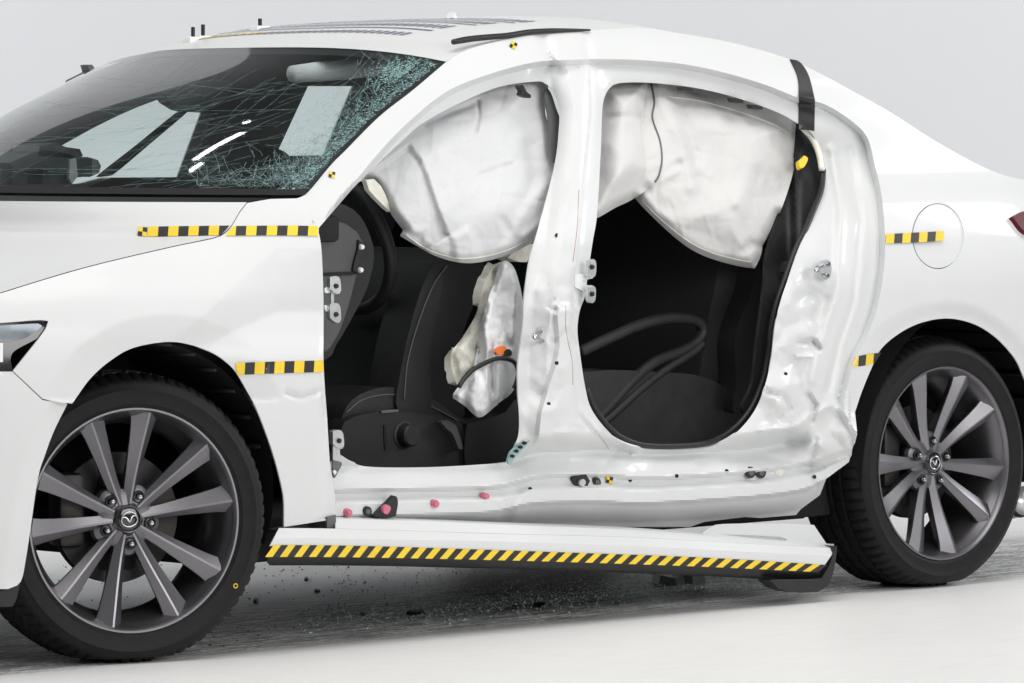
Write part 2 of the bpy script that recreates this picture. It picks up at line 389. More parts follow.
# traced outlines
GLASS_EDGE = [(296, 198.5), (303, 196), (312, 188), (332, 164), (346.5, 149.5), (380, 116), (413, 90), (446, 62)]
ROOF_EDGE = [(446, 62), (470, 49), (520, 37), (585, 31), (641, 28), (683, 34), (724, 41), (766, 51.5), (795, 61.5), (815.5, 71), (849, 89), (890, 112), (932, 139), (973, 162), (998, 173), (1024, 180), (1060, 186), (1100, 192)]
FRONT_OPEN = [(341, 456), (353, 463), (373, 467), (433, 467), (499, 463), (508, 460), (516, 443), (519, 426), (518, 390), (518, 366), (523, 325), (524, 300), (529, 263), (534, 243), (543, 210), (551, 180), (556, 156), (558.5, 133), (559, 110), (553, 91), (545, 83.5), (536, 81.5), (499, 87), (460, 103), (423, 123), (403, 140), (360, 181), (336, 208), (318.6, 228.2)]
REAR_OPEN = [(602, 115), (604, 99), (609, 89), (618, 83.5), (644, 82.5), (683, 86), (715, 92), (750, 102), (779, 113), (797, 123), (811, 133), (820, 149), (824.5, 166), (823, 189), (816, 211), (808, 229), (799, 248), (789, 276), (780, 303), (774.5, 330), (771, 360), (765, 385), (755.5, 409), (740, 429), (722, 442), (699, 449), (654, 449), (625, 443.5), (608, 431), (591.5, 409), (585, 386), (580, 353), (577.5, 330), (580, 310), (585, 296), (588, 273), (593, 240), (597, 215), (600.5, 157)]
REAR_ARCH = [(1100, 470), (1060, 440), (1035, 405), (1023, 375), (1014, 357), (996, 337.5), (974, 324), (948, 318.5), (922, 322.5), (900, 333), (882, 348), (873, 365), (862.5, 390), (855, 412)]
DOORCUT = spl([(317, 229, 1), (338, 199), (356.5, 179), (383, 148), (410, 120.5), (449.5, 90), (499, 71), (539, 61.5), (566, 60), (599, 59), (640, 60), (683, 64), (724, 72.5), (766, 85), (799, 98), (824, 104), (849, 119), (867, 137), (875, 166), (881.5, 195), (885, 236), (884, 268), (878, 305), (868, 335), (856, 358), (848, 384), (844, 410), (858, 440), (850, 470, 1), (700, 600, 1), (300, 600, 1)], True, 4)
fo = spl(FRONT_OPEN, False, 3); ro = spl(REAR_OPEN, True, 3)
outer = np.concatenate([
    spl(GLASS_EDGE, False, 3)[:-1], spl(ROOF_EDGE, False, 3), [(1100, 300)],
    spl(REAR_ARCH, False, 3), spl([(857, 431, 1), (849, 462, 1), (838, 470, 1), (826, 479, 1), (820, 495, 1), (801, 509, 1), (796, 515, 1), (760, 518, 1), (745, 517, 1), (704, 522, 1), (690, 527, 1), (621, 527, 1), (480, 525, 1), (326, 525, 1), (322, 470, 1)], False, 3), fo])
FUEL = np.array([(938 + 26 * math.cos(a), 236 + 33 * math.sin(a)) for a in np.linspace(0, 2 * math.pi, 48, endpoint=False)])
SILL_V = lambda v: np.interp(v, [-.2, 0, .10, .24, .30, .36, .44, .50, .66, .70, .95, 1.05, 1.3], [.125, .112, .084, .062, .050, .072, .066, .046, .044, .064, .112, .118, .13])
YT = spline_fn([300, 340, 500, 540, 600, 640, 740, 860], [470, 467, 464, 452, 450, 455, 450, 430])
YB = spline_fn([300, 335, 480, 530, 560, 621, 704, 796, 860], [545, 541, 536, 528, 527, 527, 523, 515, 475])
BP = [(566, 80), (572, 150), (566, 230), (556, 300), (552, 350), (556, 400), (572, 440)]
CPL = [(800, 300), (792, 340), (788, 380), (770, 420), (800, 440), (830, 440)]
def body_off(P):
    x, y = P[:, 0], P[:, 1]
    dc = sdist(P, DOORCUT); df = dline(P, fo); dr = sdist(P, ro) * -1
    dopen = np.minimum(df, np.abs(dr))
    base = sstep(2, 26, dline(P, [(296, 198.5), (318, 228)]))
    o = .030 * np.clip(dc / 5.5, 0, 1) * base
    # the jamb leans in towards the opening
    inn = sstep(0, 5.5, dc) * base
    o += inn * .018 * np.exp(-dopen / 10)
    # rear jamb: wide slope from the quarter panel to the opening
    cz = sstep(770, 830, x) * sstep(120, 160, y)
    o += inn * cz * .045 * (1 - sstep(0, 70, np.abs(dr)))
    # centre pillar
    pil = (1 - sstep(26, 40, dline(P, BP))) * inn
    yy = np.array([40, 66, 110, 180, 240, 290, 340, 400, 440, 600.]); xr1 = np.interp(y, yy, [563, 567, 573, 571, 563, 553, 548, 546, 546, 546]); xr2 = np.interp(y, yy, [586, 587, 589, 582, 577, 572, 569, 574, 585, 600])
    up = 1 - sstep(380, 440, y)
    o -= pil * .014
    o += pil * up * (.026 * np.clip((xr1 - x) / 15, 0, 1.2) + .007 * np.clip((x - xr2) / 2.5, 0, 1) + .004 * np.clip((x - xr2 - 5) / 8, 0, 1))
    for line, wd, dp in (([(553, 300), (548, 306), (556, 310)], 2.5, .008),
                         ([(551, 60), (560, 72), (578, 68)], 3, .006), ([(549, 55), (551, 64), (545, 70)], 2.5, .007), ([(586, 47), (590, 60)], 3, .004)):
        o += dp * np.exp(-(dline(P, line) / wd) ** 2)
    # sill
    v = (y - YT(x)) / (YB(x) - YT(x))
    sm = sstep(-.25, .05, v) * (x < 900)
    sm = sm * (1 - sstep(785, 825, x) * sstep(470, 445, y))
    o = o * (1 - sm) + sm * SILL_V(v)
    # kick-out of the sill behind the crumpled front half
    o += sm * .010 * (1 - sstep(0, 10, np.abs((x - 505) - (520 - y) * .45))) * sstep(.35, .5, v)
    # crumples
    m = np.exp(-(dline(P, [(548, 300), (545, 350), (552, 400), (575, 435), (620, 455)]) / 26) ** 2)
    m = np.maximum(m, np.exp(-(dline(P, CPL) / 26) ** 2))
    m = np.maximum(m, .16 * np.exp(-(dline(P, [(560, 215), (570, 290)]) / 16) ** 2))
    m = np.maximum(m, .10 * np.exp(-(dline(P, [(430, 485), (600, 470), (760, 460)]) / 16) ** 2))
    o += m * inn * (.030 * facet(P, 27, 3) + .008 * facet(P, 13, 8) + .004 * fbm(P, 14, 2, 5))
    o += inn * .0022 * facet(P, 34, 5) + (1 - inn) * .0006 * fbm(P, 60, 2, 1)
    xl = np.interp(y, [305, 315, 346, 370, 388, 413, 440, 455], [556, 553, 555.5, 550, 544, 537, 534, 520]) 
    near = (x > 505) & (x < 640) & (y > 300) & (y < 462)
    o -= near * inn * sstep(300, 312, y) * sstep(462, 448, y) * .015 * np.clip((x - xl) / 4.5, 0, 1) * (1 - .6 * sstep(556, 600, x))
    for line, wd, dp in (([(556, 340), (566, 330), (578, 345)], 3, .009), ([(580, 417), (600, 440), (628, 452)], 3, .008),
                         ([(799, 342), (812, 341), (819, 348)], 3, .016), ([(797, 356), (810, 356)], 2.5, -.010), ([(808, 395), (815, 405), (812, 420)], 3, .015), ([(768, 392), (783, 396), (790, 408), (778, 418)], 3, .014),
                         ([(832, 150), (842, 210), (838, 290), (822, 340), (812, 380)], 5, -.009), ([(850, 150), (860, 220), (853, 300), (838, 345), (828, 392)], 4, .006), ([(800, 300), (812, 292), (824, 300), (815, 318)], 6, .012),
                         ([(762, 430), (790, 428), (830, 405), (852, 416)], 4, -.012), ([(700, 462), (760, 455), (820, 470)], 4, .007), ([(816, 440), (808, 470), (815, 484)], 3, .007)):
        o += inn * dp * np.exp(-(dline(P, line) / wd) ** 2)
    # flap bent out in front of the rear tyre
    o -= .028 * sstep(800, 857, x) * np.exp(-((y - 437) / 22) ** 2)
    # rear arch lip, and a soft swage along the quarter
    da = dline(P, spl(REAR_ARCH, False, 6)); o += .018 * (1 - sstep(0, 20, da)) * (x > 850) * (1 - inn)
    # kink in the roof rail above the pillar and the soft rail edge
    rail = (y < 140) * (1 - inn)
    o += rail * .010 * np.exp(-(dline(P, [(538, 30), (548, 45), (552, 62)]) / 5) ** 2)
    o += rail * .006 * np.exp(-(dline(P, [(586, 34), (590, 58)]) / 4) ** 2)
    return o
dcl = DOORCUT[(DOORCUT[:, 1] < 440) & (DOORCUT[:, 0] > 340)]
k0 = int(np.argmin(np.abs(dcl - (356, 179)).sum(1))); dcl = np.roll(dcl, -k0, 0); k1 = int(np.argmin(np.abs(dcl - (848, 384)).sum(1))); dcl = dcl[:k1 + 1]
tg = np.gradient(dcl, axis=0); tg /= np.linalg.norm(tg, axis=1)[:, None]; dci = dcl + np.stack([-tg[:, 1], tg[:, 0]], 1) * 5.5
ridge1 = np.array([(np.interp(q, [66, 110, 180, 240, 290, 340], [567, 573, 571, 563, 553, 548]), q) for q in np.arange(70, 330, 4.)])
fold = np.array([(np.interp(q, [305, 315, 346, 370, 388, 413, 440, 455], [556, 553, 555.5, 550, 544, 537, 534, 520]), q) for q in np.arange(306, 450, 3.)])
ridge2 = np.array([(np.interp(q, [66, 110, 180, 240, 290, 340], [587, 589, 582, 577, 572, 569]), q) for q in np.arange(70, 330, 4.)])
sfr = sheet('side_frame', outer, 'paint', car, body_off, side, [ro[::-1], FUEL], 2.3, .004, [dcl, dci, ridge1, ridge2, fold, fold + (4.5, 0)]); sfr.data.set_sharp_from_angle(angle=math.radians(32))
fd = np.array([(938 + 25.2 * math.cos(a), 236 + 32.2 * math.sin(a)) for a in np.linspace(0, 2 * math.pi, 48, endpoint=False)])
sheet('fuel_door', fd, 'paint', car, .0045, side, (), 5, .004)
sheet('fuel_filler_well', spl([(905, 195), (972, 195), (972, 278), (905, 278)], True, 8), 'dark', car, .03, side, (), 12, .003)

# front wing (fender)
ARCH_F = [(284, 527), (284, 502), (281, 483), (272, 450), (258, 412), (247, 391), (237, 374), (229, 364.5), (213, 353), (189, 344.5), (166, 342), (133, 348), (110, 361), (90, 379), (73, 402.5)]
CUT = [(-90, 322), (0, 293), (83, 268), (166, 248), (213, 238), (225, 232.5), (232, 225), (239, 213), (247, 202.5)]
FE = [(318, 228.5), (321.5, 250), (323.5, 300), (323.5, 359), (325, 390), (327, 416), (330.5, 470), (334.5, 493), (335, 519)]
fen = np.concatenate([spl(CUT, False, 4) + (0.25, .5), [(270, 199)], spl([(296.2, 198.4), (318.8, 228.4)], False, 4), spl(FE, False, 4)[1:], [(310, 523)], spl(ARCH_F, False, 3),
                      spl([(68, 403, 1), (43, 399, 1), (13, 371, 1), (40, 337), (47.5, 324), (43, 320), (0, 323), (-90, 330, 1)], False, 3)])
arch_f = spl(ARCH_F, False, 4)
DENT = spl([(200, 318), (268, 256), (310, 250), (345, 270), (345, 350), (300, 368), (240, 366)], True, 6)
def fen_off(P):
    d = dline(P, arch_f)
    o = .020 * np.clip(1 - d / 28, 0, 1) * (P[:, 1] < 400)
    k = sstep(2, 22, dline(P, [(296, 198.5), (318, 228)]))
    x, y = P[:, 0], P[:, 1]
    # the creased dent ahead of the door opening: two flat facets meeting in a fold
    f1 = np.clip(np.minimum((x - (200 + (318 - y) * 1.12)) / 70, (372 - y) / 60), 0, 1); f2 = np.clip((y - 250) / 60, 0, 1)
    o += k * (.040 * np.minimum(f1, f2) * sstep(375, 330, y) * (1 - .0 * x))
    o += k * .010 * np.exp(-(dline(P, [(287, 393), (300, 397), (322, 390), (328, 415)]) / 2.6) ** 2) + .002 * facet(P, 40, 2) * sstep(240, 300, x)
    o += .014 * sstep(318, 326, x) * sstep(300, 400, y)
    return o
sheet('front_wing', fen, 'paint', car, fen_off, side, (), 3, .004)
# front bumper
bum = np.concatenate([spl([(12.2, 371.6, 1), (42.4, 400, 1), (67.3, 404.2, 1), (54, 431), (45, 455), (38, 478), (31, 525), (26, 558), (20.5, 582), (8, 589, 1), (-90, 590, 1), (-90, 372, 1)], True, 4)])
sheet('front_bumper', bum, 'paint', car, lambda P: .02 * np.clip(1 - dline(P, [(67, 404), (54, 431), (45, 455), (38, 478), (31, 525), (21, 582)]) / 18, 0, 1), side, (), 5, .006)
sheet('bumper_lip', spl([(-90, 591, 1), (2, 591, 1), (20, 584, 1), (14, 604), (0, 607), (-90, 608, 1)], True, 4), 'trim', car, .03, side, (), 6, .01)
# headlight
hl = sheet('headlight', spl([(-90, 331, 1), (0, 323.5), (43, 320.5), (47, 324), (39, 337), (12.5, 353), (12.5, 371, 1), (-90, 372, 1)], True, 3), 'lens', car, .006, side, (), 5, .01)
sheet('reflector', spl([(-90, 334, 1), (0, 326), (38, 323.5), (42, 325.5), (34, 332), (10, 341), (-90, 345, 1)], True, 3), 'lamp', hl, lambda P: .004 + .006 * sstep(322, 342, P[:, 1]) - .006, side, (), 5, .002)
sheet('daytime_lamp', spl([(-90, 343, 1), (3, 343, 1), (3, 362, 1), (-90, 364, 1)], True, 3), 'white', hl, .0, side, (), 6, .003)

# windscreen: near edge traced on the body, mirrored to the far side, bowed forward in between
ge = spl(GLASS_EDGE[1:], False, 2.0); GE = P3(ge[:, 0], ge[:, 1], side, .004)
gz = GE[:, 2]; NV = 48; vs = np.linspace(0, 1, NV)
ell = np.r_[0, np.cumsum(np.linalg.norm(np.diff(GE, axis=0), axis=1))]; ell /= ell[-1]
E = np.stack([np.interp(vs, ell, GE[:, k]) for k in range(3)], 1)
for k_ in range(3):      # one fair curve, so reflections run smoothly over the pane
    E[:, k_] = np.polyval(np.polyfit(vs, E[:, k_], 4), vs)
def Wpt(u, v, out=0.0):
    """u -1 near side .. 1 far side, v 0 bottom .. 1 top"""
    u = np.asarray(u, float); v = np.asarray(v, float)
    e = np.stack([np.interp(v, vs, E[:, k]) for k in range(3)], -1)
    b = 1 - np.abs(u) ** 2.05; bz = 1 - np.abs(u) ** 3.4
    x = e[..., 0] - (.21 * (1 - v) + .09 * v) * b - .02 * np.sin(np.pi * v) * b
    z = e[..., 2] + .038 * v * bz + .008 * np.sin(np.pi * v) * b
    return np.stack([x - out * .5, e[..., 1] * -u, z + out * .85], -1)
def patch(fn, us, vv, flip=False):
    U, Vv = np.meshgrid(us, vv, indexing='ij'); V = fn(U, Vv).reshape(-1, 3); n = len(vv); Fs = []
    for i in range(len(us) - 1):
        for j in range(n - 1):
            f = (i * n + j, (i + 1) * n + j, (i + 1) * n + j + 1, i * n + j + 1); Fs.append(f[::-1] if flip else f)
    return V, Fs
us = np.linspace(-1.006, 1.006, 97)
V, Fs = patch(lambda u, v: Wpt(u, v), us, vs, True)
ws = mesh('windscreen', V, Fs, 'glass', car)
def in_frit(u, v): return (abs(u) > .95) | (v > .955) | (v < .03)
U, W_ = np.meshgrid((us[:-1] + us[1:]) / 2, (vs[:-1] + vs[1:]) / 2, indexing='ij'); k = in_frit(U, W_).reshape(-1)
V2, F2 = patch(lambda u, v: Wpt(u, v, -.004), us, vs, True)
mesh('frit_band', V2, [f for f, q in zip(F2, k) if q], 'rubber', ws)
V3, F3 = patch(lambda u, v: Wpt(u, v * .035, .004), us, np.linspace(0, 1, 4), True); mesh('cowl_mask_strip', V3, F3, 'dark', ws)  # black strip added at the glass base to hide stray lamp reflections
# cracks: thin raised ribbons of splintered glass lying on the outer face
def ribbons(lines, wid):
    V = []; Fs = []
    for ln in lines:
        for i in range(len(ln) - 1):
            p, n = ln[i]; p2 = ln[i + 1][0]; t = p2 - p; L = np.linalg.norm(t)
            if L < 1e-5 or L > .15: continue
            s = np.cross(t / L, n); s /= np.linalg.norm(s); wd = wid * random.uniform(.5, 1.3)
            b = len(V); V += [p - s * wd, p2 - s * wd, p2 + s * wd, p + s * wd]; Fs.append((b, b + 1, b + 2, b + 3))
    return V, Fs
from mathutils.bvhtree import BVHTree
WT = BVHTree.FromPolygons([v.co for v in ws.data.vertices], [tuple(p.vertices) for p in ws.data.polygons])
def on_glass(x, y, lift=.0012):
    a = (x - CX) / F; b = (YH - y) / F
    h = WT.ray_cast(Vector((CAMX, CAMY, CH)), Vector((Q + Q * a, Q - Q * a, b)).normalized())
    if h[0] is None: return None
    n = h[1] if h[1].z > 0 else -h[1]
    return np.array(h[0] + n * lift), np.array(n)
GP = spl([(-40, 190), (-40, 150), (0, 124), (66, 90), (110, 74), (173, 59), (233, 53), (340, 49), (400, 51), (436, 62), (410, 88), (378, 114), (344, 148), (330, 163), (308, 187), (290, 193)], True, 8)
def crack(x, y, ang, n, st, wob):
    out = []
    for _ in range(n):
        if not inside(np.array([[x, y]]), GP)[0]: break
        h = on_glass(x, y)
        if h is None: break
        out.append(h); ang += random.gauss(0, wob); x += st * math.cos(ang); y -= st * math.sin(ang)
    return out
def edge_x(y): return np.interp(y, [50, 62, 88, 114, 148, 187], [440, 434, 408, 376, 342, 305])
lines = []
for i in range(38):                                   # long shallow cracks sweeping across to the far side
    x = random.uniform(150, 330); y = random.uniform(80, 180); lines.append(crack(x, y, math.pi + random.gauss(.12, .10), random.randint(14, 40), 7, .035))
for i in range(110):                                  # slanting splits in the middle
    x = random.uniform(120, 340); y = random.uniform(70, 188); lines.append(crack(x, y, random.gauss(.42, .16), random.randint(3, 12), 6, .05))
for i in range(900):                                 # dense net along the near edge
    y = random.uniform(50, 190); x = edge_x(y) - abs(random.gauss(0, 27)); lines.append(crack(x, y, random.choice([.45, .45, 1.0, 2.5]) + random.gauss(0, .3), random.randint(2, 5), 4.5, .22))
for i in range(170):                                  # and along the bottom
    x = random.uniform(195, 305); y = 188 - abs(random.gauss(0, 11)); lines.append(crack(x, y, random.choice([.3, .2, 1.2, 2.7]) + random.gauss(0, .3), random.randint(2, 6), 4.5, .2))
V, Fs = ribbons(lines, .00034)
ck = mesh('crack_lines', V, Fs, 'crack', ws, False); ck['kind'] = 'stuff'
V = []; Fs = []
for i in range(1700):
    if i < 700:
        u = -.92 + abs(random.gauss(0, .05)); v = random.gauss(.87, .05)
    else:
        v = random.random(); u = -.985 + abs(random.gauss(0, .03))
    if not .03 < v < .97: continue
    s = random.uniform(.0010, .0036); c = Wpt(np.array(u), np.array(v), .002 + random.random() * .002); a0 = random.random() * 6
    b = len(V)
    e1 = Wpt(np.array(u + .01), np.array(v)) - Wpt(np.array(u), np.array(v)); e1 /= np.linalg.norm(e1)
    e2 = Wpt(np.array(u), np.array(v + .01)) - Wpt(np.array(u), np.array(v)); e2 /= np.linalg.norm(e2)
    for q in range(3): V.append(c + s * (e1 * math.cos(a0 + q * 2.1) + e2 * math.sin(a0 + q * 2.1)) * random.uniform(.6, 1.3))
    Fs.append((b, b + 1, b + 2))
sp = mesh('glass_splinters', V, Fs, 'teal', ws, False); sp['kind'] = 'stuff'

# roof, rear window and boot lid: lofted across from the traced roof edge to its mirror image
re_ = spl(ROOF_EDGE, False, 4); RE = P3(re_[:, 0], re_[:, 1], side, .003)
RE[0] = E[-1]
def loft(name, i0, i1, m, crown, bow, nu=25, dz=0.0, flip=False):
    V = []; us = np.linspace(-1, 1, nu)
    for i in range(i0, i1 + 1):
        e = RE[i]; s = (i - i0) / max(1, i1 - i0)
        for u in us:
            b = 1 - abs(u) ** 2.05; bz = 1 - abs(u) ** (3.4 - .8 * s)
            V.append((e[0] + bow(s) * b, e[1] * -u, e[2] + crown(s) * bz + dz))
    Fs = []
    for i in range(i1 - i0):
        for j in range(nu - 1): Fs.append((i * nu + j, (i + 1) * nu + j, (i + 1) * nu + j + 1, i * nu + j + 1))
    return mesh(name, V, [f[::-1] for f in Fs] if flip else Fs, m, car)
def idx_at(x): return int(np.argmin(np.abs(re_[:, 0] - x)))
i_r, i_w, i_b = idx_at(800), idx_at(985), len(RE) - 1
rcrown = lambda s: .038 - .006 * s
rbow = lambda s: -.09 * (1 - s) ** 2
loft('roof', 0, i_r, 'paint', rcrown, rbow)
loft('headliner', 1, i_r, 'cloth', rcrown, rbow, dz=-.022, flip=True)
loft('rear_window', i_r, i_w, 'pane', lambda s: .033 * (1 - s) + .01 * s, lambda s: .10 * s)
loft('boot_lid', i_w, i_b, 'paint', lambda s: .01, lambda s: .10)
# bonnet: cut line to its mirror image
cu = spl(CUT, False, 4) + (-.2, -.25); CU = P3(cu[:, 0], cu[:, 1], side, 0.0)
V = []; nu = 33; us = np.linspace(-1, 1, nu); N = len(CU)
for i, e in enumerate(CU):
    s = i / (N - 1)
    for u in us:
        b = 1 - abs(u) ** 2
        V.append((e[0] - .30 * b * s ** 2, e[1] * -u, e[2] + (.038 * (1 - s) + .0 * s) * b + .012 * math.exp(-((1 - abs(u)) / .12) ** 2) * 0))
Fs = [(i * nu + j, (i + 1) * nu + j, (i + 1) * nu + j + 1, i * nu + j + 1) for i in range(N - 1) for j in range(nu - 1)]
mesh('bonnet', V, Fs, 'paint', car)
box('engine_bay', (-.05, 0, .62), (.8, 1.1, .24), 'dark', car, .02)
box('scuttle', (.53, 0, .93), (.34, 1.40, .06), 'dark', car, .01)

# far side of the body, with its two window openings
W1 = spl([(14, 160, 1), (40, 149), (85, 124.5), (130, 104), (165, 95), (183, 111, 1), (200, 112, 1), (176, 177, 1), (100, 177.5, 1), (62, 187, 1), (14, 187, 1)], True, 4)
W2 = spl([(295, 85, 1), (352, 85, 1), (347, 96), (322, 155, 1), (262, 156, 1)], True, 4)
def far_poly(poly, o=0): 
    q = P3(poly[:, 0], poly[:, 1], far, o); return np.stack([q[:, 0] * 100, q[:, 2] * 100], 1)
fw = [far_poly(W1), far_poly(W2)]
def far_side(name, m, off, poly, holes, th):
    P, T = tri2d(spl(poly, True, 8), [h for h in holes], 8)
    X, Z = P[:, 0] / 100, P[:, 1] / 100
    V = np.stack([X, S(X, Z) + off, Z], 1)
    V, fs = shell(V, T, th); return mesh(name, V, fs, m, car)
OUT = [(-60, 40), (-60, 70), (-20, 88), (30, 97), (55, 101), (75, 113), (100, 126), (130, 136), (170, 140), (210, 138), (250, 130), (290, 114), (330, 105), (360, 103), (360, 40, 1), (310, 30, 1), (308, 55), (273, 68), (238, 55), (236, 26, 1), (37, 26, 1), (34, 55), (0, 68), (-34, 55), (-36, 30, 1)]
far_side('far_side_frame', 'paint', 0, OUT, fw, .004)
INN = [(55, 30, 1), (55, 98), (75, 110), (100, 123), (130, 133), (170, 137), (210, 135), (240, 128), (260, 100), (262, 30, 1)]
far_side('far_side_trim', 'dark', -.045, INN, fw, .006)
for poly in (W1, W2):
    P, T = tri2d(far_poly(poly), (), 10); X, Z = P[:, 0] / 100, P[:, 1] / 100
    V = np.stack([X, S(X, Z) - .02, Z], 1); mesh('far_window_pane', V, T, 'pane', car)
# floor pan, bulkheads and underside
box('floor_pan', (1.42, 0, .24), (2.1, 1.42, .10), 'dark', car, .01)
box('front_bulkhead', (.42, 0, .60), (.05, 1.40, .62), 'dark', car, .01)
box('rear_bulkhead', (2.62, 0, .66), (.05, 1.36, .72), 'dark', car, .01)
box('parcel_shelf', (2.75, 0, .96), (.5, 1.2, .03), 'dark', car, .01)
box('underbody', (1.35, 0, .205), (2.0, 1.3, .05), 'dark', car, .01)
box('engine_tray', (-.1, 0, .27), (.9, .9, .06), 'dark', car, .01)
box('boot_floor', (3.0, 0, .30), (.7, .95, .12), 'dark', car, .02)

# wheel arch liners
def arch_liner(cx, steer=0):
    r = .375; V = []; Fs = []; A = np.linspace(-.25, math.pi + .25, 40)
    for a in A:
        xx, zz = cx + r * math.cos(a), .33 + r * .98 * math.sin(a); ym = -min(.845, float(S(np.array(xx), np.array(zz))) - .045); V += [(xx, ym, zz), (xx, -.45, zz)]
    for i in range(len(A) - 1): Fs.append((2 * i, 2 * i + 1, 2 * i + 3, 2 * i + 2))
    b = len(V); V.append((cx, -.45, .45)); Fs += [(b, 2 * i + 1, 2 * i + 3) for i in range(len(A) - 1)]
    o = mesh('wheel_arch_liner', V, Fs, 'dark', car)
    for k in range(6):
        a0 = .35 + k * .2
        tube('liner_rib', [(cx + (r - .006) * math.cos(a0), y, .33 + (r - .006) * math.sin(a0)) for y in np.linspace(-.82, -.48, 5)], .006, 'rubber', o, 6)
arch_liner(0); arch_liner(2.726)

# ------------------------------------------------------------------ wheels
def rot_obj_matrix(loc, ang): return Matrix.Translation(loc) @ Matrix.Rotation(ang, 4, 'Z')
def spoke_mesh(sgn):
    st = [(.034, .0135, .0410), (.055, .0140, .0405), (.085, .0152, .0375), (.115, .0174, .0325), (.145, .0202, .0260), (.175, .0232, .0185), (.203, .0266, .0120), (.222, .0300, .0080), (.236, .0340, .0055)]
    V = []; Fs = []
    for r, hw, y in st:
        rd = -.18 * hw * sgn          # a ridge down the spoke: two facets that catch the light differently
        dp = .040 if r > .1 else .046; hl = hr = .003 + .50 * hw
        V += [(r, y + dp, -hw * .62), (r, y + hl + .005, -hw), (r, y + hl, -hw * .97), (r, y + .0008, rd - .0022), (r, y + .0008, rd + .0022), (r, y + hr, hw * .97), (r, y + hr + .005, hw), (r, y + dp, hw * .62)]
    n = 8
    for i in range(len(st) - 1):
        for j in range(n):
            k = (j + 1) % n; Fs.append((i * n + j, i * n + k, (i + 1) * n + k, (i + 1) * n + j))
    Fs += [tuple(range(n))[::-1], tuple((len(st) - 1) * n + j for j in range(n))]
    me = bpy.data.meshes.new('spoke'); me.from_pydata(V, [], Fs); bm = bmesh.new(); bm.from_mesh(me)
    bmesh.ops.recalc_face_normals(bm, faces=bm.faces)
    bm.to_mesh(me); bm.free()
    me.polygons.foreach_set('use_smooth', [True] * len(me.polygons)); me.set_sharp_from_angle(angle=math.radians(16)); me.materials.append(M['rim']); return me
def wheel(loc, steer, a0, far_=False):
    wl = bpy.data.objects.new('wheel', None); COL.objects.link(wl); wl.parent = car; wl.location = loc; wl.rotation_euler = (0, 0, steer + (math.pi if far_ else 0))
    NS = 288
    prof = [(.2385, .022), (.2400, .006), (.2445, .000), (.2500, -.0015), (.2525, -.0045), (.2545, -.0045), (.266, -.0075), (.280, -.0085), (.2815, -.0095), (.2835, -.0095), (.2845, -.0082), (.294, -.005), (.303, .002), (.310, .012), (.3145, .022), (.3175, .031),
            (.3190, .043), (.3195, .050), (.3120, .0515), (.3120, .059), (.3200, .0605), (.3212, .075), (.3215, .085), (.3140, .0865), (.3140, .095), (.3217, .0965), (.3217, .1215), (.3140, .123), (.3140, .1315), (.3213, .133), (.3205, .157), (.3125, .1585), (.3125, .166), (.3195, .1675), (.3165, .190), (.308, .208), (.28, .218), (.2385, .20)]
    def wob(i, k, r, y):
        q = i % 4
        if 13 <= k <= 17 and q == 0: r -= .006; y += .001
        if k in (20, 21, 22, 25, 26, 29, 30) and (i + k * 2) % 8 == 0: r -= .004
        if k in (18, 21, 22) and (i + k) % 4 == 0: r -= .0045
        if k in (33, 34) and q == 0: r -= .004
        return r, y
    ty = lathe('tyre', prof, 'tyre', wl, NS, wob=wob)
    for v in ty.data.vertices:                              # the contact patch
        zz = v.co.z + loc[2]
        if zz < .012:
            v.co.z += (.012 - zz) * .8 if zz > -.003 else (-zz + .001 + .0009 * 0)
            if v.co.y < .1: v.co.y -= (.012 - zz) * .25
    lathe('rim', [(.236, .20), (.224, .19), (.216, .16), (.205, .12), (.208, .075), (.219, .045), (.226, .022), (.2335, .012), (.236, .004), (.2395, -.001), (.2435, -.001), (.2445, .004), (.243, .012), (.243, .02), (.236, .03), (.236, .20)], 'rimin', wl, 96)
    lathe('rim_lip', [(.2335, .0105), (.2362, .0025), (.2396, -.0022), (.2437, -.0022), (.2450, .003)], 'rim', wl, 96)
    sm = [spoke_mesh(1), spoke_mesh(-1)]
    for k in range(5):
        for s in (0, 1):
            o = link('spoke', sm[s], wl); o.rotation_euler = (0, -(a0 + k * 2 * math.pi / 5 + (.272 if s else -.272)), 0)
    def lobe(i, k, r, y):
        if k >= 3:
            q = 2 * math.pi * i / 80; r *= 1 + .10 * math.cos(5 * (q - a0 - math.pi / 5))
        return r, y
    lathe('hub', [(.0, .0385), (.026, .0385), (.030, .037), (.034, .044), (.062, .0475), (.072, .053), (.076, .062), (.072, .08), (0, .08)], 'hubdark', wl, 80, wob=lobe)
    for k in range(5):
        a = a0 + math.pi / 5 + k * 2 * math.pi / 5; c = (.0545 * math.cos(a), 0, .0545 * math.sin(a))
        s = lathe('lug_seat', [(.0140, .0430), (.0128, .0405), (.0112, .0410), (.0108, .046), (0, .046)], 'rubber', wl, 20); s.location = c
        n = lathe('lug_nut', [(0, .029), (.0036, .0295), (.0056, .0315), (.0064, .036), (.0078, .043), (.0078, .048)], 'chrome', wl, 6 * 3); n.location = c
    lathe('centre_cap', [(0, .032), (.020, .0323), (.0245, .034), (.027, .0385)], 'lens', wl, 40)
    lathe('cap_ring', [(.0262, .038), (.0270, .0325), (.0285, .0315), (.0295, .034), (.030, .0395)], 'rim', wl, 40)
    ov = [(.0185 * math.cos(t), .0303, .0160 * math.sin(t)) for t in np.linspace(0, 2 * math.pi, 40, endpoint=False)]
    V, Fs = tube_geo(ov, .0021, 6, True)
    wing = [(-.0165, .0055), (-.011, .0062), (-.006, .004), (0, -.0052), (.006, .004), (.011, .0062), (.0165, .0055)]
    wp = spl(wing, False, .002)
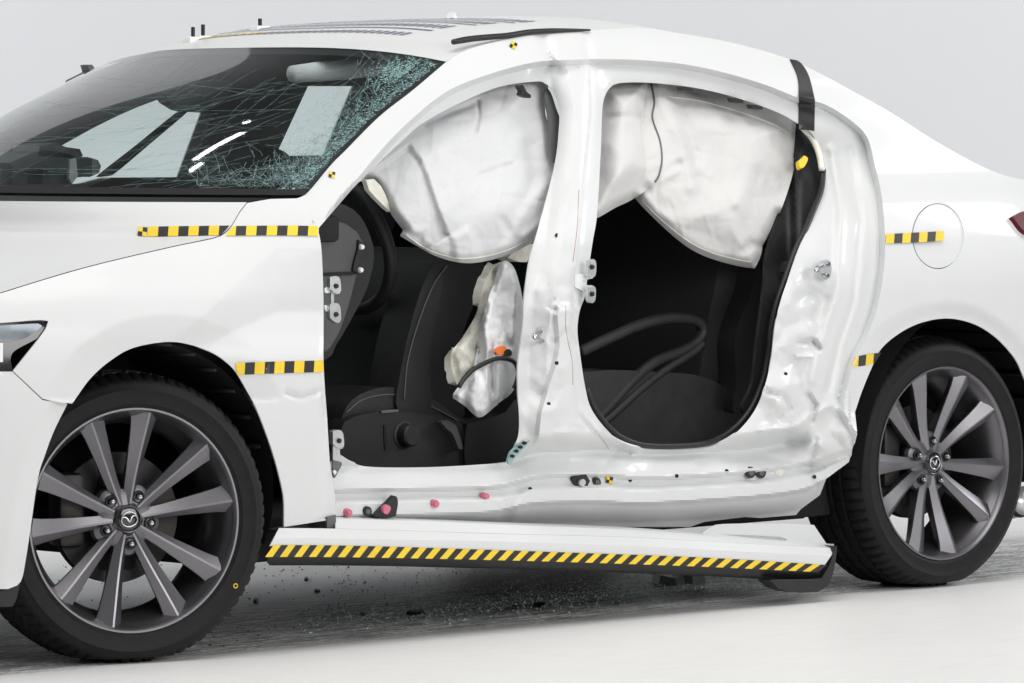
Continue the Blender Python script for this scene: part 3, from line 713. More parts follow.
    V2, F2 = tube_geo([(x, .0308, z) for x, z in wp], [.0017 + .0016 * math.exp(-(x / .007) ** 2) for x, z in wp], 6)
    b = len(V); V += V2; Fs += [tuple(i + b for i in f) for f in F2]
    em = mesh('emblem', V, Fs, 'chrome', wl); em.rotation_euler = (0, -.12 if not far_ else 0, 0)
    lathe('brake_disc', [(.05, .105), (.09, .104), (.142, .104), (.144, .107), (.144, .128), (.05, .128)], 'disc', wl, 64)
    box('brake_caliper', (-.115 if loc[0] < 1 else -.11, .112, .02), (.06, .08, .16), 'disc', wl, .012)
    box('knuckle', (0, .15, -.01), (.10, .11, .22), 'dark', wl, .02)
    if loc[0] < 1:
        d_ = lathe('paint_mark', [(.0035, -.0008), (.0052, -.0010), (.0056, 0)], 'yellow', wl, 16); d_.location = (.233, -.0092, -.150)
    return wl
wheel((0.0, -.795, .310), -math.radians(19), math.radians(25.5))
wheel((2.660, -.830, .312), -math.radians(2.0), math.radians(50))
for x in (0.0, 2.726):
    t = lathe('far_wheel', [(.05, -.05), (.24, -.03), (.245, -.21), (.30, -.21), (.318, -.17), (.318, -.04), (.30, 0), (.05, -.01)], 'tyre', car, 48); t.location = (x, .79, .318)
pt0 = sheet('paint_dot', spl([(226, 588), (228.5, 585), (231, 588), (228.5, 591)], True, 1.2), 'yellow', car, 0, lambda X, Z: -.795 + (X) * math.tan(-math.radians(19)) * 0 - .010 - .0, (), 2, .001) if False else None

# ------------------------------------------------------------------ torn liner ahead of the rear wheel and pipe behind it
sheet('torn_wheel_liner', spl([(795, 516, 1), (801, 508), (820, 494), (826, 480, 1), (836, 470, 1), (850, 458, 1), (856, 470), (852, 500), (846, 530), (838, 545), (828, 542), (822, 530), (815, 518, 1)], True, 4), 'rubber', car, lambda P: .20 + .03 * fbm(P, 30, 2, 4), side, (), 7, .006)
q0, q1 = pt(1004, 507, -.50), pt(1026, 500, -.58)
tube('exhaust_tip', [q0, q0.lerp(q1, .5), q1], [.036, .038, .038], 'steel', car, 24); tube('tip_ring', [q0.lerp(q1, .62), q0.lerp(q1, .80)], .041, 'rubber', car, 24)
tube('exhaust_silencer', [q0.lerp(q1, -1.2), q0], .028, 'steel', car, 20)
sheet('tail_light', spl([(1012, 216.5, 1), (1030, 210), (1100, 204, 1), (1100, 244, 1), (1034, 236)], True, 4), 'red', car, -.014, side, (), 3, .02)

# ------------------------------------------------------------------ airbags
AB = [(356, 181), (380, 152), (403, 130), (423, 113), (460, 92), (499, 77), (539, 72), (548, 84), (545, 110), (552, 140), (556, 170), (560, 200), (552, 225), (540, 241), (532, 243), (512, 253.5), (487, 261), (463, 263), (438, 257), (417, 246), (400, 236, 1), (403, 230, 1), (391, 214), (383, 196), (374, 184), (366, 180)]
ab = spl(AB, True, 3)
FLAP = spl([(350, 190), (409, 146, 1), (420, 160), (428, 180), (437, 208), (448, 235, 1), (420, 250), (390, 226), (370, 190)], True, 4)
LOW = spl([(447, 235, 1), (469, 223, 1), (478, 236), (484, 250, 1), (484, 270), (455, 268)], True, 4)
bottom_ab = spl(AB[14:], False, 4)
def ab_off(P):
    d = sdist(P, ab); o = .112 - .045 * sstep(0, 50, d)
    o += .045 * np.clip(1 - dline(P, bottom_ab) / 11, 0, 1) ** 2
    o += .014 * sstep(-2.5, 2.5, sdist(P, FLAP)) - .004 * sstep(-14, 0, sdist(P, FLAP)) * (sdist(P, FLAP) < 0)
    o -= .016 * sstep(-1, 9, sdist(P, LOW))
    o += .006 * fbm(P, 42, 3, 2) + .026 * facet(P, 58, 8, .3) + .005 * facet(P, 24, 13, .3) + .0035 * wrinkle(P, 44, 3) + .0016 * wrinkle(P, 20, 6)
    for line, wd, dp in (([(478, 101), (479, 115), (476, 131)], 1.6, .012), ([(480, 175), (500, 168), (515, 163)], 2.5, .005), ([(505, 250), (528, 205), (545, 185)], 7, -.012), ([(525, 235), (545, 220)], 5, -.010), ([(503, 220), (516, 240)], 4, .008),
                         ([(425, 123), (450, 112), (476, 103)], 3, .010), ([(406, 236), (425, 248), (445, 254)], 2, -.006), ([(395, 228), (420, 238)], 4, .008), ([(530, 145), (535, 175), (525, 205)], 8, .012), ([(440, 150), (455, 200)], 9, -.008)):
        o += dp * np.exp(-(dline(P, line) / wd) ** 2)
    return o
a1 = sheet('front_curtain_airbag', ab, 'bag', car, ab_off, side, (), 1.9, .004, [spl([(409, 146), (420, 160), (428, 180), (437, 208), (448, 235)], False, 3), spl([(448, 235), (469, 223)], False, 3), spl([(469, 223), (478, 236), (484, 250)], False, 3)])
tube('seam', [P3(np.array([x]), np.array([y]), side, ab_off(np.array([[x, y]], float)) - .002)[0] for x, y in spl([(404, 233.5), (425, 248), (445, 255.5), (463, 258.5), (487, 256), (510, 249), (528, 240)], False, 4)], .0016, 'foam', a1, 6)
prism('cloth_tether', [(366, 180), (374, 179), (381, 186), (388, 201), (391, 212), (386, 208), (376, 198), (369, 190)], -.66, -.645, 'foam', a1, .004)
# rear: a fat front cell and a long rear cell
RB1 = [(597, 92), (603, 80), (630, 76), (651, 76), (655, 102), (653, 118), (660.5, 140.5), (662.5, 166), (657, 181), (634, 198.5), (615, 208), (597, 218), (590, 216), (590, 150)]
RB2 = [(645, 76), (684, 78), (720, 84), (755, 94), (785, 106), (800, 122), (800, 136), (797, 150), (791.5, 179), (779, 215), (763, 246, 1), (760, 258), (754.5, 268.5, 1), (737.5, 266), (712, 259), (692, 250), (673, 236), (650.5, 215), (634, 197), (620, 175), (620, 120)]
rb1 = spl(RB1, True, 3); rb2 = spl(RB2, True, 3)
def rb1_off(P):
    d = sdist(P, rb1); o = .135 - .075 * sstep(0, 34, d) + .05 * np.clip(1 - dline(P, spl(RB1[9:13], False, 4)) / 10, 0, 1) ** 2 - .01
    o += .007 * fbm(P, 30, 3, 12) + .010 * np.exp(-(dline(P, [(600, 118), (628, 116), (652, 117)]) / 3) ** 2)
    return o
def rb2_off(P):
    d = sdist(P, rb2); o = .135 - .07 * sstep(0, 48, d) + .05 * np.clip(1 - dline(P, spl(RB2[9:19], False, 4)) / 11, 0, 1) ** 2
    o += .006 * fbm(P, 46, 3, 22) + .026 * facet(P, 60, 15, .3) + .005 * facet(P, 24, 19, .3) + .0035 * wrinkle(P, 46, 13) + .0016 * wrinkle(P, 22, 16)
    for line, wd, dp in (([(661, 84), (672, 112), (684, 150), (693, 185)], 8, -.016), ([(668, 86), (684, 122), (696, 160)], 6, .014), ([(636, 198), (660, 178), (680, 164)], 4, .010), ([(652, 183), (676, 170)], 5, -.012), ([(700, 178), (722, 195), (731, 210)], 6, .012),
                         ([(690, 90), (740, 112), (790, 128)], 5, .008), ([(655, 218), (690, 222), (740, 200)], 9, -.008), ([(735, 200), (752, 225), (757, 250)], 9, -.009), ([(744, 250), (752, 244), (764, 246)], 4, .016), ([(664, 228), (690, 244), (720, 256)], 3, -.006), ([(722, 150), (728, 180)], 10, .006)):
        o += dp * np.exp(-(dline(P, line) / wd) ** 2)
    return o
a2 = sheet('rear_curtain_airbag', rb2, 'bag_warm', car, rb2_off, side, (), 2.0, .004)
a3 = sheet('airbag_front_cell', rb1, 'bag_warm', a2, rb1_off, side, (), 3, .004)
tube('seam', [P3(np.array([x]), np.array([y]), side, min(rb1_off(np.array([[x, y]], float))[0], rb2_off(np.array([[x, y]], float))[0]) - .0012)[0] for x, y in spl([(651.5, 84), (654.5, 102), (652.5, 118), (660, 140.5), (662, 160), (659, 175), (655, 182)], False, 3)], .0022, 'grey', a2, 6)
tube('hem_stitch', [P3(np.array([x]), np.array([y]), side, rb2_off(np.array([[x, y]], float)) - .0008)[0] for x, y in spl([(642, 200), (655, 214), (676, 232), (694, 244.5), (713, 253), (737, 259.5), (751, 262)], False, 3)], .0011, 'foam', a2, 5)
tube('roof_stitch', [P3(np.array([x]), np.array([y]), side, rb2_off(np.array([[x, y]], float)) - .0008)[0] for x, y in spl([(664, 96), (700, 101), (740, 112), (775, 125), (792, 136)], False, 3)], .0010, 'foam', a2, 5)
# deflated grey side airbag hanging at the seat
SB = [(501, 262), (513, 266), (521, 290), (524, 315), (524, 340), (519, 358), (518, 372), (513, 391), (499, 403), (482, 417), (473, 414), (466, 407), (453, 398, 1), (453, 394), (463, 381), (475, 366), (479, 330), (486, 306), (493, 286)]
sb = spl(SB, True, 2.5)
def sb_off(P):
    d = sdist(P, sb); o = .02 - .03 * sstep(0, 6, d) + .058 * facet(P * np.array([2.0, .34]), 17, 4) + .006 * wrinkle(P * np.array([1.6, .7]), 14, 3) + .010 * facet(P * np.array([1.2, .7]), 8, 6) + .006 * fbm(P, 12, 2, 9)
    o += .016 * np.exp(-(dline(P, [(462, 386), (475, 368), (497, 360), (513, 362)]) / 4) ** 2)
    return o
sa = sheet('side_airbag', sb, 'grey_cloth', car, sb_off, plane(-.735), (), 2.2, .003)
tube('strap', [P3(np.array([x]), np.array([y]), plane(-.785))[0] for x, y in spl([(459, 387), (464, 379), (473, 370), (485, 363), (497, 358.5), (508, 359), (515, 363), (518, 371), (517, 380), (514, 388)], False, 2)], .0055, 'rubber', sa, 8)
prism('orange_patch', [(496, 352), (500, 347), (505, 346), (507, 351), (504, 354), (498, 355)], -.782, -.772, 'orange', sa, .002, 1, 2)
prism('black_button', [(505, 352), (509, 349), (512, 352), (511, 356), (507, 356)], -.786, -.772, 'rubber', sa, .002, 1, 2)
fm = sheet('torn_seat_foam', spl([(500, 262), (508, 268), (494, 300), (483, 330), (477, 362), (474, 372), (466, 382), (459, 388), (454, 376), (451, 354), (462, 338), (476, 314), (482, 290), (490, 272)], True, 3), 'foam', car, lambda P: .02 * fbm(P, 14, 3, 3) + .02 * np.clip(1 - dline(P, [(500, 262), (476, 314), (451, 354), (459, 388)]) / 6, 0, 1), plane(-.70), (), 3, .02)
prism('foam_lining', [(517, 246), (533, 244), (527, 262), (519, 262), (508, 258)], -.55, -.50, 'foam', car, .006)

# ------------------------------------------------------------------ interior
def seat(y0, y1, dy=0.0, name='front_seat'):
    s = bpy.data.objects.new(name, None); COL.objects.link(s); s.parent = car; s.location = (0, 0, 0)
    prism('cushion', [(334, 470), (336, 440), (343, 415), (352, 400), (368, 391), (390, 387), (413, 390.5), (438, 402), (458, 417), (480, 424), (520, 424), (520, 470)], y0 + .03, y1, 'leather', s, .03, 3, dy=dy)
    prism('side_cover', [(338, 470), (341, 430), (352, 418), (384, 411.5), (432, 415), (462, 424), (464, 440), (463, 470)], y0, y0 + .05, 'trim', s, .008, 3, dy=dy)
    prism('rear_cover', [(468, 472), (467, 424), (480, 421), (506, 412), (519, 396), (522, 440), (518, 462), (505, 470)], y0 - .005, y0 + .05, 'trim', s, .01, 3, dy=dy)
    prism('backrest', [(402, 420), (410, 372), (420, 320), (432, 285), (445, 262), (462, 250), (480, 252), (484, 275), (476, 300), (464, 330), (456, 370), (462, 420)], y0 + .04, y1, 'cloth', s, .05, 4, dy=dy)
    prism('bolster', [(398, 410), (401, 370), (412, 320), (424, 282), (436, 262), (446, 262), (440, 300), (430, 350), (430, 410)], y0 + .02, y0 + .12, 'cloth', s, .03, 3, dy=dy)
    return s
fs_ = seat(-.60, -.12)
for nm_, ln_ in (('cushion_seam', [(346, 413), (362, 400), (388, 394.5), (412, 398), (436, 409), (458, 421)]), ('backrest_seam', [(404, 400), (408, 360), (420, 318), (434, 284), (447, 266)])):
    tube(nm_, [pt(x, y, -.572 if nm_[0] == 'c' else -.583) for x, y in spl(ln_, False, 4)], .0016, 'grey', fs_, 5)
c = pt(404, 435, -.60)
k = lathe('recliner_knob', [(0, -.030), (.022, -.030), (.026, -.026), (.028, -.004), (.033, -.002), (.034, .01)], 'trim', fs_, 32); k.location = c
prism('recline_lever', [(441, 422), (447, 420), (456, 425), (461, 440), (463, 449), (459, 449), (453, 434), (446, 428)], -.618, -.600, 'grey', fs_, .003)
prism('cover_groove', [(384, 425), (386, 425), (387, 450), (385, 450)], -.603, -.598, 'dark', fs_, 0, 1)
prism('cover_badge', [(381, 411), (398, 409.5), (399, 411.5), (382, 413)], -.606, -.598, 'grey', fs_, .001, 1)
c2 = seat(-.60, -.12, .72)
for yy in (-.36, .36):
    hr = box('headrest', (1.56 if yy < 0 else 1.36, yy, 1.10 if yy < 0 else 1.02), (.10, .27, .18), 'cloth', fs_ if yy < 0 else c2, .04, Matrix.Rotation(.25, 3, 'Y'), 3)
box('centre_console', (1.0, 0, .43), (.9, .2, .26), 'trim', car, .03)
# rear bench
rbench = bpy.data.objects.new('rear_seat', None); COL.objects.link(rbench); rbench.parent = car
prism('cushion', [(560, 470), (566, 385), (600, 371), (660, 372), (700, 376), (726, 388), (741, 402), (740, 425), (722, 446), (690, 470)], -.63, .60, 'leather', rbench, .035, 4)
prism('backrest', [(690, 430), (700, 370), (712, 300), (724, 250), (742, 200), (780, 190), (790, 230), (770, 300), (762, 400), (740, 440)], -.60, .60, 'cloth', rbench, .04, 3)
prism('side_bolster', [(733, 412), (736, 380), (735, 345), (740, 322), (752, 290), (757, 262), (764, 250), (778, 240), (770, 290), (764, 340), (760, 380), (750, 408)], -.66, -.57, 'trim', rbench, .02, 3)
# dashboard and what stands on it
prism('dashboard', [(262, 206), (300, 203), (325, 202), (345, 205), (360, 216), (371, 238), (374, 258), (367, 288), (352, 318), (336, 345), (322, 362), (262, 362)], -.655, .66, 'trim', car, .03, 4)
prism('dash_end_cover', [(324, 224), (345, 223.5), (357, 232), (363, 243), (360, 254), (356, 276), (347, 310), (337, 336), (325, 352), (322, 330), (321, 260)], -.685, -.66, 'dash', car, .004)
prism('dash_seam', [(322, 273), (352, 271.5), (357, 271), (357, 274), (352, 275), (322, 276)], -.688, -.680, 'dark', car, 0)
prism('dash_clip', [(359, 240), (363, 243), (362, 250), (360, 258), (359, 268), (362, 272), (358, 274), (353, 270), (355, 260), (358, 250)], -.692, -.67, 'rubber', car, .002)
for px, py in ((361.5, 247), (360.5, 270)):
    b = lathe('clip_stud', [(0, -.006), (.005, -.005), (.0065, 0), (.006, .01)], 'white', car, 16); b.location = pt(px, py, -.694)
tor = []
for t in np.linspace(0, 2 * math.pi, 40, endpoint=False):
    tor.append(Matrix.Rotation(-.42, 3, 'Y') @ Vector((0, .185 * math.cos(t), .185 * math.sin(t))) + Vector((.98, -.37, .90)))
sw = tube('steering_wheel', tor, .016, 'trim', car, 10, True)
box('wheel_hub', (.965, -.37, .90), (.06, .15, .13), 'trim', sw, .03)
# inner trim of the rear door opening, seals and small pieces
TR = spl([(776, 118), (780, 130), (784, 150), (783, 172), (780, 200), (774, 225), (766, 262), (763, 300), (757, 345), (752, 385), (742, 408), (752, 420, 1), (765, 392), (775, 358), (778, 330), (784, 303), (794, 275), (804, 248), (813, 229), (822, 205), (829, 185), (829, 163), (824, 146), (812, 128), (800, 120)], True, 4)
sheet('rear_pillar_trim', TR, 'trim', car, lambda P: .115 + .05 * sstep(800, 788, P[:, 0]) * sstep(300, 262, P[:, 1]) + .012 * fbm(P, 40, 2, 6), side, (), 5, .01)
sl = np.concatenate([spl([(823, 170), (821, 190), (813, 211), (805, 230), (796, 249), (786, 277), (777, 303), (771.5, 330), (768, 360), (762, 384), (752, 407), (737, 426), (720, 438), (699, 444.5), (654, 446), (628, 441), (610, 429), (594, 408), (586, 388)], False, 4)])
tube('door_seal', [P3(np.array([x]), np.array([y]), side, .085)[0] for x, y in sl], .008, 'rubber', car, 10)
tube('upper_seal', [P3(np.array([x]), np.array([y]), side, .075)[0] for x, y in spl([(803, 128), (812, 138), (818.5, 152), (822, 170)], False, 4)], .008, 'foam', car, 8)
sheet('yellow_clip', spl([(799, 160), (802, 159), (804, 155.5), (808, 158), (807, 162), (804, 167), (800, 167.5)], True, 2), 'yellow', car, .085, side, (), 2, .012)
prism('seal_clip', [(789, 262), (794, 261), (795, 268), (790, 274), (787, 272)], -.765, -.74, 'rubber', car, .002, 1)
for px, py in ((687, 88.5), (738, 100), (757, 106.5)):
    prism('bag_clip', [(px - 6, py - 2), (px + 5, py), (px + 6, py + 3), (px - 4, py + 2)], -.648, -.63, 'rubber', car, .001, 1, 3)
prism('grab_hook', [(519, 86), (523, 85), (527, 92), (531, 95), (531, 98), (526, 97.5), (521, 95), (522, 91)], -.655, -.64, 'rubber', car, .002, 1, 2)
sheet('pillar_gap_fill', spl([(546, 88), (551, 93), (556, 108), (560, 120), (560, 140), (556, 162), (550, 150), (549, 118), (545, 98)], True, 3), 'grey', car, .085, side, (), 4, .006)  # grey sheet filling the gap, its shade put into the colour
# bits seen through the windscreen
prism('brace_bar', [(182, 112), (189, 110.5), (150, 144), (112, 175.5), (101, 177), (140, 146)], .55, .57, 'dark', car, .004)
tube('sun_visor', [pt(x, y, -.28) for x, y in ((292, 74), (320, 71.5), (350, 69), (385, 66))], [.020, .024, .024, .022], 'bag', car, 14)
prism('mirror', [(165, 94), (195, 84), (230, 80), (228, 96), (206, 110), (182, 110)], .02, .06, 'dark', car, .01)

# loose things inside
lr = []
for ring, y, r in (([(592, 424), (612, 403), (632, 381), (655, 362), (680, 352), (697, 342), (703, 331), (696, 321), (670, 318), (640, 325), (612, 337), (580, 352)], -.62, .014), ([(598, 428), (618, 410), (640, 390), (664, 371), (692, 353), (704, 343)], -.63, .010)):
    V, Fs = tube_geo([pt(x, yy, y) for x, yy in spl(ring, False, 3)], r, 10); lr.append((V, Fs))
V = []; Fs = []
for a, b in lr:
    n = len(V); V += a; Fs += [tuple(i + n for i in f) for f in b]
tag(mesh('loose_door_seal', V, Fs, 'trim'), 'black rubber door seal lying in a loop over the rear seat cushion', 'rubber seal')

# camera rig on the far end of the dashboard
rig = thing('onboard_camera', 'black camera on a bracket rig standing on the dash behind the windscreen', 'camera', pt(70, 184, .40))
rl = Vector(rig.location)
def rp(name, px, y0, y1, m, w=.003):
    o = prism(name, px, y0, y1, m, None, w, 1, 12); o.data.transform(Matrix.Translation(-rl)); o.parent = rig; return o
rp('post', [(2, 168), (12, 167), (12, 190), (2, 190)], .40, .46, 'rigblack')
rp('post', [(14, 166), (26, 165), (26, 190), (14, 190)], .38, .44, 'rigblack')
rp('post', [(45, 166), (70, 164), (70, 190), (45, 190)], .38, .46, 'rigblack')
rp('top_plate', [(10, 163), (45, 150), (78, 158), (80, 168), (14, 168)], .36, .48, 'rigblack')
rp('foot_plate', [(2, 186), (84, 184), (86, 191), (2, 191)], .36, .48, 'rigblack')
rp('camera_body', [(40, 146), (56, 143), (66, 147), (80, 149), (83, 156), (78, 158), (60, 157), (38, 156)], .36, .46, 'rigblack')
rp('camera_body', [(70, 160), (92, 158), (92, 176), (72, 178)], .37, .45, 'rigblack')
rp('camera_lens', [(88, 157), (98, 160), (101, 166), (99, 173), (90, 177)], .38, .44, 'grey')
rp('wiring', [(70, 160), (76, 158), (78, 176), (72, 184), (69, 178)], .355, .365, 'steel', .002)

# ------------------------------------------------------------------ small hardware on the body
def px_plate(name, px, off, m, parent=None, th=.004, step=2.0):
    return sheet(name, spl(px, True, step), m, parent or car, off, side, (), step * 1.6, th)
def hinge(x, y, s=1.0, off=.035, flip=1):
    h = bpy.data.objects.new('hinge', None); COL.objects.link(h); h.parent = car
    f = lambda pts: [(x + a * s * flip, y + b * s) + tuple(c) for a, b, *c in pts]
    px_plate('leaf', f([(-14, -8, 1), (-4, -9, 1), (-2, 8, 1), (-13, 8, 1)]), off, 'steel', h, .006)
    px_plate('arm', f([(-3, -6, 1), (14, -9, 1), (15, -3, 1), (4, 0, 1), (14, 8, 1), (13, 13, 1), (-3, 6, 1)]), off - .012, 'jamb', h, .006)
    for dy in (-1, 1):
        c = [(10, -21, 1), (15, -22), (18, -19), (18, -8), (16, -4), (11, -5)] if dy < 0 else [(10, 4, 1), (16, 5), (18, 9), (17, 20), (13, 22), (10, 18)]
        px_plate('knuckle', f(c), off - .035, 'steel', h, .008)
        b = lathe('bolt', [(0, -.004), (.005, -.004), (.006, 0), (.006, .004)], 'disc', h, 12); b.location = sd_pt(x + 14 * s * flip, y + (-14 if dy < 0 else 13) * s, off - .037)
hinge(578, 281, 1.0, .035)
def small_hinge(x, y, h_, off):
    h = bpy.data.objects.new('hinge', None); COL.objects.link(h); h.parent = car
    px_plate('knuckle', [(x - 1, y, 1), (x + 5, y - 1), (x + 9, y + 2), (x + 10, y + h_), (x + 6, y + h_ + 3), (x - 1, y + h_ - 2, 1)], off, 'steel', h, .012)
    b = lathe('bolt', [(0, -.004), (.005, -.004), (.006, 0), (.006, .004)], 'disc', h, 12); b.location = sd_pt(x + 5, y + h_ * .65, off - .001)
    return h
h1 = small_hinge(331, 277, 14, .04); px_plate('pin', [(331, 289, 1), (334, 289, 1), (334, 308, 1), (331, 308, 1)], .05, 'steel', h1)
h2 = small_hinge(331, 304, 16, .04); px_plate('arm', [(325, 288), (333, 286), (334, 291), (326, 293)], .05, 'jamb', h2); px_plate('arm', [(325, 305), (334, 308), (333, 313), (326, 311)], .05, 'jamb', h2)
h3 = small_hinge(334, 431, 15, .03); px_plate('pin', [(333, 446, 1), (340, 447, 1), (340, 462, 1), (333, 462, 1)], .035, 'steel', h3)
px_plate('hinge_bracket', [(333, 462), (342, 463), (338, 472), (334, 478)], .03, 'grey'); px_plate('bolt', [(333, 472), (335, 470), (337, 472), (335, 475)], .024, 'white')
def striker(x, y, s=1.0):
    st = bpy.data.objects.new('striker', None); COL.objects.link(st); st.parent = car
    px_plate('plate', [(x - 3 * s, y - 8 * s), (x + 6 * s, y - 9 * s), (x + 8 * s, y), (x + 6 * s, y + 9 * s), (x, y + 11 * s), (x - 4 * s, y + 4 * s)], .036, 'steel', st, .006)
    tube('loop', [sd_pt(x + a * s, y + b * s, o) for a, b, o in ((-2, -4, .03), (-8, -1, .012), (-9, 1, .008), (-6, 4, .010), (0, 5, .03))], .0045, 'chrome', st, 10)
    for a, b in ((4, -5), (3, 7)):
        q = lathe('bolt', [(0, -.005), (.005, -.0045), (.0065, 0), (.007, .006)], 'chrome', st, 12); q.location = sd_pt(x + a * s, y + b * s, .034)
striker(543, 336); striker(824, 269, .95)
px_plate('check_bracket', [(561, 405, 1), (571, 404, 1), (586, 408, 1), (587, 416, 1), (572, 416, 1), (562, 412, 1)], .030, 'steel')
for x, y in ((568.5, 410), (573.5, 411.5)): px_plate('hole', [(x - 2, y), (x, y - 2), (x + 2, y), (x, y + 2)], .026, 'dark', None, .002, 1.2)
px_plate('glass_scrap', [(508, 461), (511, 452), (519, 445), (528, 437), (531, 439), (524, 448), (515, 458), (510, 465)], .045, 'teal', None, .006)
for x, y in ((513, 456), (517, 451), (521, 447), (525, 443)): px_plate('scrap_bead', [(x - 2, y), (x, y - 1.6), (x + 2, y), (x, y + 2)], .036, 'dark', None, .004, 1.2)
px_plate('bent_tab', [(533, 423, 1), (537, 416, 1), (540, 417, 1), (539, 428, 1), (546, 436, 1), (538, 437, 1)], .025, 'disc')
px_plate('tear', [(552, 370), (555.5, 364), (555, 376), (552.5, 384), (551, 378)], .028, 'steel', None, .002)
def dot(name, x, y, rx, ry, m, off, th=.006):
    return sheet(name, np.array([(x + rx * math.cos(a), y + ry * math.sin(a)) for a in np.linspace(0, 2 * math.pi, 14, endpoint=False)]), m, car, off, side, (), max(1.2, rx * .7), th)
def sill_off(x, y): return float(body_off(np.array([[x, y]], float))[0])
for x, y in ((349, 513), (436, 504), (486, 497)):
    p = dot('pink_plug', x, y, 3.5, 4.0, 'pink', sill_off(x, y) - .008, .010); 
    q = dot('plug_centre', x + .5, y, 1.6, 1.8, 'pink', sill_off(x, y) - .013, .006)
for x, y, rx, ry in ((368, 511.5, 4, 5), (597.5, 482.5, 3.6, 4.8), (751, 472.5, 4.6, 5.8), (761.5, 472.5, 4.6, 5.8)):
    dot('rubber_plug', x, y, rx, ry, 'rubber', sill_off(x, y) - .005, .008)
    dot('plug_dimple', x + .4, y, rx * .55, ry * .55, 'grey', sill_off(x, y) - .0065, .004)
dot('grommet', 779.5, 471.5, 4, 4.2, 'foam', sill_off(779, 471) - .004)
dot('grommet_centre', 779.5, 471.5, 2, 2.1, 'white', sill_off(779, 471) - .006)
for x, y in ((530.5, 489), (630.5, 480), (677, 476), (727, 471), (815, 477), (549, 404), (557, 363), (786, 374), (557, 235)):
    dot('hole', x, y, 1.7, 1.9, 'dark', sill_off(x, y) - .0012, .002)
cl = px_plate('sill_clip', [(374, 517, 1), (386, 505), (395, 496), (398, 502), (396, 516, 1), (388, 518)], sill_off(386, 508) - .014, 'rubber', None, .012)
px_plate('clip_pin', [(384, 507), (388, 505), (391, 508), (388, 514), (384, 513)], sill_off(386, 508) - .022, 'pink', cl, .008)
cl = px_plate('sill_clip', [(573, 477, 1), (586, 474, 1), (590, 481, 1), (587, 487, 1), (576, 488, 1)], sill_off(581, 481) - .012, 'rubber', None, .012)
px_plate('clip_screw', [(580, 481), (584, 479), (586, 483), (583, 487), (580, 485)], sill_off(581, 481) - .02, 'steel', cl, .006)
# marker lines drawn on the pillar
for ln in ([(579, 190), (577, 230), (573, 262)], [(566, 306), (566, 330), (572, 360), (573, 385)], [(596, 431), (603, 440), (609, 449)]):
    pth = spl(ln, False, 4); of = body_off(pth) - .0006
    tube('marker_line', [tuple(v) for v in P3(pth[:, 0], pth[:, 1], side, of)], .0006, 'rust', car, 5)

# tapes
def tape(name, top, bot, nsq, offf, parent, slant=0.0, first='target'):
    """a strip of alternate yellow and black squares stuck on a surface"""
    top = spl(top, False, 1.0); bot = spl(bot, False, 1.0)
    def along(l, s):
        c = np.r_[0, np.cumsum(np.linalg.norm(np.diff(l, axis=0), axis=1))]; c /= c[-1]
        return np.stack([np.interp(s, c, l[:, k]) for k in range(2)], -1)
    if slant < 1:
        g = np.linspace(min(top[0, 0], bot[0, 0]), max(top[-1, 0], bot[-1, 0]), 2 * nsq + 1)
        def along(l, s):
            x = np.clip(np.interp(s, np.linspace(0, 1, 2 * nsq + 1), g), l[0, 0], l[-1, 0]); return np.stack([x, np.interp(x, l[:, 0], l[:, 1])], -1)
        slant = .4
    V2 = []; Fs = []; mi = []
    for k in range(nsq):
        b = len(V2)
        for a, sh in ((along(top, np.array([k / nsq, (k + .5) / nsq, (k + 1) / nsq])), slant), (along(bot, np.array([k / nsq, (k + .5) / nsq, (k + 1) / nsq])), -slant)):
            V2 += list(a + (sh, 0))
        for j in range(2): Fs.append((b + 3 + j, b + 4 + j, b + 1 + j, b + j)); mi.append(k % 2)
    V2 = np.array(V2); V = offf(V2)
    return mesh(name, V, Fs, ['yellow', 'blacktape'], parent, False, mi)
def onbody(fn, o=-.0022): return lambda P: P3(P[:, 0], P[:, 1], side, fn(P) + o)
bon_fn = lambda P: P3(P[:, 0], P[:, 1], side, -.001)
def on_bonnet(P):
    V = P3(P[:, 0], P[:, 1], side, fen_off(P) - .0025); return V
tape('measuring_tape', [(233, 226), (280, 225.5), (317.5, 226)], [(225.5, 235.5), (280, 235.3), (318.5, 235.8)], 9, on_bonnet, car, .5)
tape('measuring_tape', [(235, 363), (275, 361.5), (323, 360.5)], [(238, 375), (275, 373.5), (324, 372)], 9, onbody(fen_off), car, .5)
tape('measuring_tape', [(886, 234), (915, 232.5), (944, 231)], [(886, 243.5), (915, 242.5), (944, 240.5)], 7, lambda P: P3(P[:, 0], P[:, 1], side, -.003), car, .5)
tape('measuring_tape', [(854, 357), (866, 354.6), (881, 352.5)], [(851, 367), (864, 365.8), (875.5, 363)], 4, onbody(body_off), car, .3)
